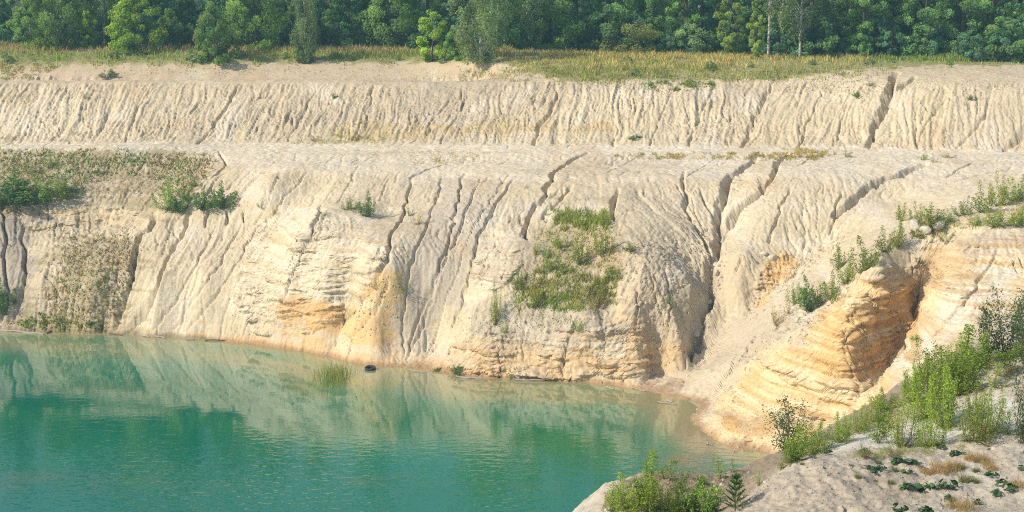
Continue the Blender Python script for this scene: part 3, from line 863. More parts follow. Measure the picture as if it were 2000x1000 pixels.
def leaf_quads(c, size, g, aspect=.6, up=0.0, outward=None, ow=.6):
    """diamond leaves of length size at centres c"""
    n = len(c)
    nrm = g.standard_normal((n, 3))
    if outward is not None:
        nrm = unit(nrm) * (1 - ow) + unit(outward) * ow
    nrm[:, 2] += up
    nrm = unit(nrm)
    t = unit(np.cross(nrm, g.standard_normal((n, 3))))
    b = np.cross(nrm, t)
    s = np.asarray(size).reshape(-1, 1) * .5
    return np.stack([c - t * s, c + b * s * aspect, c + t * s, c - b * s * aspect], 1).reshape(-1, 3)


def tube(path, rad, sides=5):
    """quads of a tapered tube along a path"""
    path = np.asarray(path, float); rad = np.broadcast_to(np.asarray(rad, float), (len(path),))
    d = unit(np.gradient(path, axis=0))
    ref = np.array([1.0, .2, .1]) if abs(d[0, 0]) < .8 else np.array([0, 1.0, .2])
    u = unit(np.cross(d, ref)); v = np.cross(d, u)
    a = np.linspace(0, 2 * np.pi, sides, endpoint=False)
    ring = path[:, None] + rad[:, None, None] * (np.cos(a)[None, :, None] * u[:, None] + np.sin(a)[None, :, None] * v[:, None])
    nx = np.roll(ring, -1, 1)
    return np.stack([ring[:-1], nx[:-1], nx[1:], ring[1:]], 2).reshape(-1, 3)


M_LEAF = leaf_material('leaf', trans=.35, rand=.18)
M_FOREST = leaf_material('forest_leaf', trans=.48, rand=.22)
M_GRASS = leaf_material('grass_blade', trans=.3, rand=0)
M_BARK = plain_material('bark', (.09, .07, .055), .9, .4, 14, (1, 1, .3))
M_BIRCH = plain_material('birch_bark', (.62, .60, .55), .8, .3, 2.2, (1, 1, 1.6), (.16, .15, .14))
M_TWIG = plain_material('twig', (.20, .14, .09), .9, .3, 20)


def jitter_col(base, n, g, amt=.2, yellow=.15):
    c = np.broadcast_to(np.array(base), (n, 3)) * (1 + amt * g.standard_normal((n, 1)).clip(-2, 2))
    y = np.abs(g.standard_normal((n, 1))) * yellow
    return np.clip(c * np.concatenate([1 + y, 1 + y * .5, 1 - y * .3], 1), .005, .6)


def tree_mesh(seed, h, rx, base_frac, kind, col, nl, ls):
    """crown (leaf clumps over a branching frame) and trunk with limbs; origin at the foot"""
    g = np.random.default_rng(seed)
    wood = []
    lean = g.uniform(-.02, .02, 2) * h
    tp = np.linspace(0, 1, 9)
    path = np.stack([lean[0] * tp ** 2 + .05 * g.standard_normal(9) * tp, lean[1] * tp ** 2 + .05 * g.standard_normal(9) * tp, tp * h * .96], 1)
    r0 = h * (.010 if kind == 'birch' else .014)
    wood.append(tube(path, r0 * (1 - .9 * tp) + .01, 7))
    K = int(26 + 5 * rx * (h / 5) ** .7)
    if kind == 'birch':
        K = int(K * 1.3)
    C, Cr, Cb = [], [], []
    zb = base_frac * h
    for k in range(K):
        f = ((k + g.random()) / K) ** (1.45 if h > 20 else 1.1)
        zc = zb + f * (h - zb)
        if kind == 'round':
            pr = math.sqrt(max(0.03, 1 - ((f - .42) / .6) ** 2))
        elif kind == 'cone':
            pr = (1 - f) ** .75 * .95 + .08
        elif kind == 'birch':
            pr = (math.sin(math.pi * min(.98, f * .85 + .12))) ** .8
        else:
            pr = min(1, .55 + f * 1.1) * (1 - max(0, f - .55) ** 2 * 3.6)
        a = g.uniform(0, 2 * np.pi); rr = rx * pr * (1 - .55 * g.random() ** 1.6) * g.uniform(.8, 1.12)
        tr = np.array([np.interp(zc / h, tp, path[:, 0]), np.interp(zc / h, tp, path[:, 1])])
        p = np.array([tr[0] + rr * math.cos(a), tr[1] + rr * math.sin(a), zc])
        C.append(p); Cr.append(rx * g.uniform(.16, .34) * (.6 + .4 * pr)); Cb.append(g.uniform(.72, 1.25))
        z0 = max(.1, zc - rr * (.9 if kind != 'birch' else 1.2) - .1)
        s = np.array([np.interp(z0 / h, tp, path[:, 0]), np.interp(z0 / h, tp, path[:, 1]), z0])
        if k % 2 == 0 or rr > .6 * rx:
            tt = np.linspace(0, 1, 4)[:, None]
            br = s + (p - s) * tt + np.array([0, 0, 1]) * (tt * (1 - tt)) * rr * .25
            wood.append(tube(br, np.linspace(r0 * .32 * (1 - .7 * f), .006, 4), 4))
    C = np.array(C); Cr = np.array(Cr); Cb = np.array(Cb)
    w_ = Cr ** 2; w_ = w_ / w_.sum()
    own = g.choice(K, nl, p=w_)
    d = unit(g.standard_normal((nl, 3))); d[:, 2] *= .85
    rad = Cr[own] * g.random(nl) ** .4
    pos = C[own] + d * rad[:, None]
    if kind == 'birch':
        hang = g.random(nl) ** 2
        pos[:, 2] -= hang * Cr[own] * 2.2
        pos[:, :2] = C[own][:, :2] + (pos[:, :2] - C[own][:, :2]) * (1 - .5 * hang)[:, None]
    pos[:, 2] = np.maximum(pos[:, 2], .05)
    out = pos - (C[own] * np.array([.4, .4, .8]) + np.array([0, 0, h * .1]))
    V = leaf_quads(pos, ls * g.uniform(.6, 1.3, nl), g, .62, .25, out, .55)
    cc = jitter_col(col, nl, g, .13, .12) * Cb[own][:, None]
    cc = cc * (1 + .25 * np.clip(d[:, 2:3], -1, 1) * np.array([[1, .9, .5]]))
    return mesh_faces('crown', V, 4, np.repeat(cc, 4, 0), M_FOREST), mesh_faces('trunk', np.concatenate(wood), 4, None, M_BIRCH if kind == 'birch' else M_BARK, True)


def sapling_mesh(seed, h, spread, nst, nl, ls, col, kind='birch'):
    """young tree or shrub: several upright stems with side twigs, leaves along the twigs"""
    g = np.random.default_rng(seed)
    wood, L_, O_ = [], [], []
    for s in range(nst):
        a = g.uniform(0, 2 * np.pi); rr = spread * math.sqrt(g.random()) * (.15 if nst > 1 else 0)
        b0 = np.array([rr * math.cos(a), rr * math.sin(a), -.04])
        hh = h * (1 if s == 0 else g.uniform(.5, .95))
        tilt = spread * (g.uniform(.25, .8) if nst > 1 else .06)
        tp = np.linspace(0, 1, 6)
        path = b0 + np.stack([math.cos(a) * tilt * tp ** 1.3, math.sin(a) * tilt * tp ** 1.3, hh * tp], 1) + .02 * h * g.standard_normal((6, 3)) * tp[:, None]
        wood.append(tube(path, h * .008 * (1 - .85 * tp) + .003, 4))
        nt_ = int((20 if kind != 'willow' else 16) * (1 if nst < 3 else .8))
        for t in range(nt_):
            f = g.uniform(.08 if kind != 'birch' else .12, .97)
            p0 = np.array([np.interp(f, tp, path[:, k]) for k in range(3)])
            if kind == 'cone' or nst <= 2:
                ln = spread * (1.05 - f) * g.uniform(.6, 1.1) * .9 + .05 * h
            else:
                ln = spread * g.uniform(.25, .6) * (1.1 - .6 * f)
            az = g.uniform(0, 2 * np.pi); el = g.uniform(.2, 1.0) if kind != 'alder' else g.uniform(-.1, .7)
            dv = np.array([math.cos(az) * math.cos(el), math.sin(az) * math.cos(el), math.sin(el)])
            tt = np.linspace(0, 1, 3)[:, None]
            tw = p0 + dv * ln * tt + np.array([0, 0, .12 * ln]) * tt ** 2
            wood.append(tube(tw, np.array([.0035, .0025, .0015]) * max(1, h / 1.5), 3))
            m_ = max(3, int(nl / (nst * nt_) * (.4 + ln / (spread * .5 + 1e-6) * .6)))
            u = g.random((m_, 1)) ** .8
            q = tw[0] + (tw[2] - tw[0]) * u + g.standard_normal((m_, 3)) * (.05 * h if kind != 'alder' else .06 * h) * .8
            L_.append(q); O_.append(np.repeat(dv[None], m_, 0))
    P = np.concatenate(L_); P[:, 2] = np.maximum(P[:, 2], .03)
    n = len(P)
    V = leaf_quads(P, ls * g.uniform(.6, 1.3, n), g, .62 if kind != 'willow' else .34, .5, np.concatenate(O_), .25)
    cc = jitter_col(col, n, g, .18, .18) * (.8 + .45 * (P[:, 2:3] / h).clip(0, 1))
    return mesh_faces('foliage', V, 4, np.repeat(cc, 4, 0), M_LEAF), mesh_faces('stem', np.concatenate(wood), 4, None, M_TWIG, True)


def shoots_mesh(seed, h, spread, nst, per, ls, col):
    """thicket of upright whips of unequal height, small leaves all along each whip"""
    g = np.random.default_rng(seed)
    wood, L_, O_ = [], [], []
    for s in range(nst):
        a = g.uniform(0, 2 * np.pi); rr = spread * g.random() ** .6
        hh = h * g.uniform(.35, 1.0) * (1 - .45 * (rr / spread) ** 2) if s else h
        rr = rr if s else .1 * spread
        lean = .10 * h
        tp = np.linspace(0, 1, 5)
        path = np.stack([math.cos(a) * (rr + lean * tp ** 1.5), math.sin(a) * (rr + lean * tp ** 1.5), hh * tp - .03], 1) + .015 * h * g.standard_normal((5, 3)) * tp[:, None]
        path[0] = (0, 0, -.06 * h)
        wood.append(tube(path, h * .006 * (1 - .85 * tp) + .003, 3))
        n = int(per * hh / h)
        f = g.uniform(.06, 1.0, n)
        c = np.stack([np.interp(f, tp, path[:, k]) for k in range(3)], 1)
        wd = h * (.035 + .075 * np.sin(np.pi * np.clip(f * .85 + .1, 0, 1)))
        d = unit(g.standard_normal((n, 3)) * np.array([1, 1, .5]) + np.array([0, 0, .35]))
        L_.append(c + d * (wd * g.random(n) ** .5)[:, None]); O_.append(d)
    P = np.concatenate(L_); P[:, 2] = np.maximum(P[:, 2], .03); n = len(P)
    V = leaf_quads(P, ls * g.uniform(.6, 1.3, n), g, .5, .4, np.concatenate(O_), .3)
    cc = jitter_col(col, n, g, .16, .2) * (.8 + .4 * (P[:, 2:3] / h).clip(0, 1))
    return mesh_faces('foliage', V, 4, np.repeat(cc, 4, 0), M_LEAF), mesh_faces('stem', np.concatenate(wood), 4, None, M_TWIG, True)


def pine_mesh(seed, h):
    g = np.random.default_rng(seed)
    tp = np.linspace(0, 1, 5)
    path = np.stack([0 * tp, 0 * tp, h * tp - .03], 1)
    wood = [tube(path, .012 * h * (1 - .8 * tp) + .003, 5)]
    V, Cc = [], []
    for w_ in range(6):
        z0 = h * (.12 + .15 * w_); ln = h * .38 * (1 - w_ / 6.6) + .05
        for k in range(6):
            az = k * 1.05 + w_ * .5 + g.uniform(-.2, .2)
            dv = np.array([math.cos(az), math.sin(az), .55 + .12 * w_]); dv /= np.linalg.norm(dv)
            e = np.array([0, 0, z0]) + dv * ln
            wood.append(tube(np.stack([[0, 0, z0], (np.array([0, 0, z0]) + e) / 2 - [0, 0, .02], e]), [.008, .006, .003], 3))
            n = 90
            u = .15 + .85 * g.random((n, 1))
            q = np.array([0, 0, z0]) + (e - np.array([0, 0, z0])) * u
            nd = unit(dv * .9 + g.standard_normal((n, 3)) * .6) * g.uniform(.06, .11, (n, 1))
            sd_ = unit(np.cross(nd, g.standard_normal((n, 3)))) * .006
            V.append(np.stack([q - sd_, q + sd_, q + nd], 1).reshape(-1, 3)); Cc.append(np.repeat(jitter_col((.05, .14, .03), n, g, .2, .2), 3, 0))
    n = 120
    q = np.array([0, 0, h * .9]) + g.random((n, 1)) * np.array([0, 0, h * .12]); nd = unit(g.standard_normal((n, 3)) * .5 + np.array([0, 0, 1])) * .09
    sd_ = unit(np.cross(nd, g.standard_normal((n, 3)))) * .006
    V.append(np.stack([q - sd_, q + sd_, q + nd], 1).reshape(-1, 3)); Cc.append(np.repeat(jitter_col((.09, .2, .04), n, g), 3, 0))
    return mesh_faces('foliage', np.concatenate(V), 3, np.concatenate(Cc), M_LEAF), mesh_faces('stem', np.concatenate(wood), 4, None, M_TWIG, True)


def coltsfoot_mesh(seed, r, n):
    """low plant of broad scalloped leaves on short stalks"""
    g = np.random.default_rng(seed)
    V, Cc, W_ = [], [], []
    for k in range(n):
        a = g.uniform(0, 2 * np.pi); rr = r * math.sqrt(g.random())
        c = np.array([rr * math.cos(a), rr * math.sin(a), g.uniform(.05, .16)])
        W_.append(tube(np.stack([[c[0] * .7, c[1] * .7, -.02], c * [.9, .9, .6], c]), .005, 3))
        nrm = unit(np.array([math.cos(a) * .5, math.sin(a) * .5, 1]) + g.standard_normal(3) * .35)
        t = unit(np.cross(nrm, g.standard_normal(3))); b = np.cross(nrm, t)
        L_ = g.uniform(.055, .105)
        ang = np.linspace(0, 2 * np.pi, 13)
        rad = L_ * (.92 + .12 * np.cos(ang * 6)) * np.where(np.abs(ang - np.pi) < .3, .35, 1)
        ring = c + rad[:, None] * (np.cos(ang)[:, None] * t + np.sin(ang)[:, None] * b) - nrm * (.12 * L_)
        tri = np.stack([np.repeat(c[None], 12, 0), ring[:-1], ring[1:]], 1).reshape(-1, 3)
        V.append(tri); Cc.append(np.repeat(jitter_col((.055, .13, .055), 1, g, .25, .1), 36, 0))
    return mesh_faces('leaves', np.concatenate(V), 3, np.concatenate(Cc), M_LEAF), mesh_faces('stalks', np.concatenate(W_), 4, None, M_TWIG)


def tuft_blades(P, hts, g, cols, wid=.012, lean=.35):
    """one thin bent blade (two triangles) per root point"""
    n = len(P)
    az = g.uniform(0, 2 * np.pi, n)
    side = np.stack([np.cos(az), np.sin(az), 0 * az], 1)
    ln = np.stack([g.standard_normal(n) * lean, g.standard_normal(n) * lean, np.ones(n)], 1)
    up = unit(ln) * hts[:, None]
    w_ = (np.broadcast_to(np.asarray(wid), (n,)) * .5)[:, None] * side
    mid = P + up * .55; tip = P + up + np.stack([ln[:, 0], ln[:, 1], 0 * az], 1) * hts[:, None] * .35
    V = np.stack([P - w_, P + w_, mid + w_ * .8, mid - w_ * .8, mid - w_ * .8, mid + w_ * .8, tip + w_ * .12, tip - w_ * .12], 1).reshape(-1, 3)
    return V, np.repeat(np.asarray(cols), 8, 0)


def far_hit(px, py):
    x, y, z_, ok = FARZ.hit(px, py, 112, 300, .2)
    return x, y, z_, ok


def near_hit(px, py):
    x, y, z_, ok = NEAR.hit(px, py, 42, 74, .05)
    return x, y, z_, ok


_EXT = {}


def extent(me):
    if me.name not in _EXT:
        n = len(me.vertices); a = np.empty(n * 3, np.float32); me.vertices.foreach_get('co', a); a = a.reshape(-1, 3)
        r_ = np.hypot(a[:, 0] - np.median(a[:, 0]), a[:, 1] - np.median(a[:, 1]))
        _EXT[me.name] = (2 * float(np.percentile(np.abs(a[:, 0] - np.median(a[:, 0])), 96)), float(np.percentile(a[:, 2], 99.5)))
    return _EXT[me.name]


def plant(name, meshes, parts, loc, s, rot, label, cat, group=None, sz=None):
    root = link(bpy.data.objects.new(name, None))
    root.location = loc; root.rotation_euler = (0, 0, rot); root.scale = (s, s, sz or s); root.empty_display_size = .2
    tag(root, label, cat, group)
    for me, pn in zip(meshes, parts):
        o = link(bpy.data.objects.new(pn, me)); o.parent = root
    return root


# ------------------------------------------------------------------ forest
DARK, MID, LIME, OLIVE, GREYG, YELG, BLUEG = (.11, .245, .15), (.18, .33, .13), (.27, .41, .07), (.29, .34, .12), (.24, .34, .18), (.26, .36, .11), (.13, .28, .18)
TALL = [tree_mesh(100 + k, hh, rr, .03, kd, c, 9000, .40) for k, (hh, rr, kd, c) in enumerate([
    (23, 3.3, 'oval', MID), (25, 3.6, 'oval', DARK), (22, 3.2, 'birch', GREYG), (24, 3.0, 'cone', BLUEG), (21, 3.9, 'round', MID), (23, 2.9, 'birch', MID), (24, 3.4, 'oval', BLUEG)])]
BRT = (.19, .32, .095)
SMALL = {'round': tree_mesh(120, 6.6, 3.7, .0, 'round', LIME, 8000, .30), 'column': tree_mesh(121, 7.5, 2.2, .0, 'oval', BRT, 6000, .27), 'lime': tree_mesh(122, 6.8, 2.2, .03, 'oval', LIME, 6000, .28),
         'birch': tree_mesh(123, 13, 3.3, .03, 'birch', GREYG, 9000, .28), 'willow': tree_mesh(124, 4.0, 3.5, .0, 'round', OLIVE, 6500, .22), 'bush': tree_mesh(125, 5, 2.6, .0, 'round', BRT, 5000, .27),
         'broad': tree_mesh(126, 9, 3.9, .0, 'round', BRT, 8500, .33), 'yellow': tree_mesh(127, 12, 2.8, .02, 'oval', YELG, 7500, .33), 'greenbush': tree_mesh(128, 4, 2.4, .0, 'round', GREYG, 5000, .22),
         'slimbirch': tree_mesh(129, 18, 2.6, .22, 'birch', GREYG, 5500, .30), 'bare': tree_mesh(130, 18, 1.6, .38, 'birch', GREYG, 1600, .3), 'rust': tree_mesh(131, 3.2, .8, .05, 'cone', (.22, .08, .05), 900, .2)}
MESH_H = {'round': 6.6, 'column': 7.5, 'lime': 6.8, 'birch': 13, 'willow': 4, 'bush': 5, 'broad': 9, 'yellow': 12, 'greenbush': 4, 'slimbirch': 18, 'bare': 18, 'rust': 3.2}
# (px, py of the foot, kind, visible height px or metres if >900, width factor, label)
FRONT = [
    (175, 96, 'lime', 74, .8, 'slim pale green young tree at the meadow edge, left of the round lime tree', 'tree'),
    (205, 93, 'slimbirch', 1016, 1, 'birch with white trunk just left of the round lime green tree', 'birch'),
    (272, 99, 'round', 98, 1, 'broad round lime green tree, the brightest one at the forest edge', 'tree'),
    (335, 94, 'bush', 70, .8, 'loose mid green tree just right of the round lime tree', 'tree'),
    (377, 96, 'rust', 40, 1, 'small rust red dying tree among the green ones', 'tree'),
    (420, 122, 'bush', 106, .78, 'bushy green tree standing forward on the grass edge with a skirt of low shoots', 'tree'),
    (462, 113, 'bush', 24, .7, 'low green bush tucked at the right foot of the forward bushy tree', 'bush'),
    (500, 97, 'broad', 1011, .85, 'tall tree with a sunlit left side beside the forward bushy tree', 'tree'),
    (552, 96, 'greenbush', 46, .7, 'small pale shrub between two tall trees at the meadow edge', 'shrub'),
    (597, 120, 'birch', 1012, .62, 'narrow birch with low foliage at the grass edge, trunk visible', 'birch'),
    (595, 120, 'bush', 42, .75, 'dense dark bush wrapped round the foot of the narrow birch', 'bush'),
    (760, 97, 'broad', 1012, .8, 'tall tree with ragged sunlit left edge behind the left meadow', 'tree'),
    (845, 119, 'lime', 95, 1, 'bright yellow green tree with pointed top beside the big grey green birch', 'tree'),
    (888, 116, 'bush', 60, .75, 'dark low tree squeezed between the yellow green tree and the big birch', 'tree'),
    (938, 119, 'birch', 1014, 1.05, 'big airy grey green birch on the sand edge in the middle', 'birch'),
    (1075, 101, 'broad', 1010, 1.25, 'large dense round tree with sunlit left side behind the dry grass', 'tree'),
    (1190, 100, 'bush', 72, .75, 'small tree with sunlit leaves just left of the round olive willow', 'tree'),
    (1232, 104, 'willow', 56, 1, 'round olive green willow bush on the dry meadow', 'willow bush'),
    (1258, 92, 'lime', 88, .9, 'young tree with sunlit tip rising behind the olive willow', 'tree'),
    (1350, 104, 'greenbush', 58, 1.15, 'wide grey green shrub right of the olive willow', 'shrub'),
    (1425, 109, 'yellow', 1010, 1, 'tall yellow green tree left of the bare white trunks', 'tree'),
    (1476, 116, 'yellow', 1008, .7, 'thin olive tree with grey trunk left of the white trunk', 'tree'),
    (1500, 115, 'bare', 1017, 1, 'nearly bare birch with a tall white trunk', 'birch'),
    (1545, 110, 'column', 60, .9, 'low dark green tree between the two white birch trunks', 'tree'),
    (1562, 113, 'slimbirch', 1015, 1.3, 'weeping birch with white trunk and hanging leaves', 'birch'),
    (1690, 107, 'slimbirch', 1017, .9, 'birch with a short white stretch of trunk showing above dark bushes', 'birch'),
    (1668, 106, 'bush', 78, .9, 'mid green tree with lit crown left of the small birch trunk', 'tree'),
    (1752, 106, 'bush', 84, 1, 'loose grey green tree in the dark gap right of the birches', 'tree'),
    (1830, 103, 'broad', 1011, 1.1, 'big sunlit spreading tree behind the pink flowers', 'tree'),
    (1885, 103, 'broad', 1010, .9, 'full green tree next to the big spreading tree on its right', 'tree'),
    (1910, 111, 'greenbush', 46, .62, 'small oval light green shrub in front of the right hand trees', 'shrub'),
    (1968, 111, 'bush', 88, 1.15, 'rounded green tree at the far right end of the forest edge', 'tree'),
    (118, 95, 'broad', 1011, .75, 'tall mid green tree left of the slim pale young tree', 'tree'),
    (62, 94, 'bush', 88, .8, 'leafy green tree second from the left end of the forest', 'tree'),
]
gt = np.random.default_rng(77)
fx, fy, fz, ok = far_hit([f[0] for f in FRONT], [f[1] for f in FRONT])
for f, x, y, z_ in zip(FRONT, fx, fy, fz):
    k = f[2]
    hm = f[3] - 1000 + 0.0 if f[3] > 900 else f[3] * y / 3030
    s = hm / MESH_H[k]
    sx_ = s * f[4]
    r_ = plant('birch_tree' if f[6] == 'birch' else 'willow_bush' if k == 'willow' else 'bush' if f[6] == 'bush' else 'shrub' if f[6] == 'shrub' else 'tree', SMALL[k], ('crown', 'trunk'), (x, y, z_ - .06), sx_, gt.uniform(0, 6.28), f[5], f[6], sz=s)
UND = [tree_mesh(140 + k, 3.6, 2.0, .0, 'round', c, 3200, .26) for k, c in enumerate([DARK, MID, BLUEG])]
for k in range(64):
    pu = -60 + (k + gt.uniform(.1, .9)) / 64 * 2120
    ux, uy, uz, ok_ = far_hit([pu], [np.interp(pu, [-150, 0, 500, 1000, 1500, 2150], [95, 95, 97, 102, 113, 127]) - 1])
    if ok_[0]:
        d_ = gt.uniform(1.5, 9)
        plant('forest_bush', UND[k % 3], ('crown', 'trunk'), (ux[0] * (1 + d_ / uy[0]), uy[0] + d_, float(FARZ(np.array([ux[0]]), np.array([uy[0] + d_]))[0]) - .1), gt.uniform(.7, 1.75), gt.uniform(0, 6.28),
              'low leafy bush filling the shaded foot of the forest edge', 'bush', 'undergrowth bushes along the forest edge')
nback = 0
rows = [(7, 32), (13, 30), (20, 30), (30, 30), (42, 26), (58, 24)]
by0 = np.interp(np.arange(-200, 2300), [-150, 0, 500, 1000, 1500, 2150], [95, 95, 97, 102, 113, 127])
for ri, (off_, cnt) in enumerate(rows):
    for k in range(cnt):
        px_ = -120 + (k + gt.uniform(.1, .9)) / cnt * 2240
        bx, byy, bz, ok_ = far_hit([px_], [np.interp(px_, np.arange(-200, 2300), by0)])
        if not ok_[0]:
            continue
        Yt = byy[0] + off_ + gt.uniform(-2.5, 2.5)
        Xt = (px_ - 1000) / 3096 * Yt
        gapf = .78 if (ri < 6 and (40 < px_ < 175 or 450 < px_ < 500)) else 1.0
        m_ = TALL[int(gt.integers(0, len(TALL)))]
        s = gt.uniform(.70, .94) * gapf
        zg = float(FARZ(np.array([Xt]), np.array([Yt]))[0])
        plant('forest_tree', m_, ('crown', 'trunk'), (Xt, Yt, zg - .1), s, gt.uniform(0, 6.28),
              'tall dark green tree standing in the shaded forest behind the meadow edge', 'tree', 'tall forest trees behind the meadow edge')
        nback += 1
for k in range(30):
    pu = gt.uniform(-20, 2020); pv_ = gt.uniform(104, 122) if pu < 900 else gt.uniform(112, 160 if 1020 < pu < 1500 else 130)
    ux, uy, uz, ok_ = far_hit([pu], [pv_])
    if ok_[0]:
        plant('meadow_shrub', SMALL['greenbush'], ('crown', 'trunk'), (ux[0], uy[0], uz[0] - .1), gt.uniform(.14, .34), gt.uniform(0, 6.28), 'low green shrub growing in the meadow grass above the quarry wall', 'shrub', 'low shrubs in the meadow grass', sz=gt.uniform(.14, .28))
print('forest', nback, time.time() - T0)

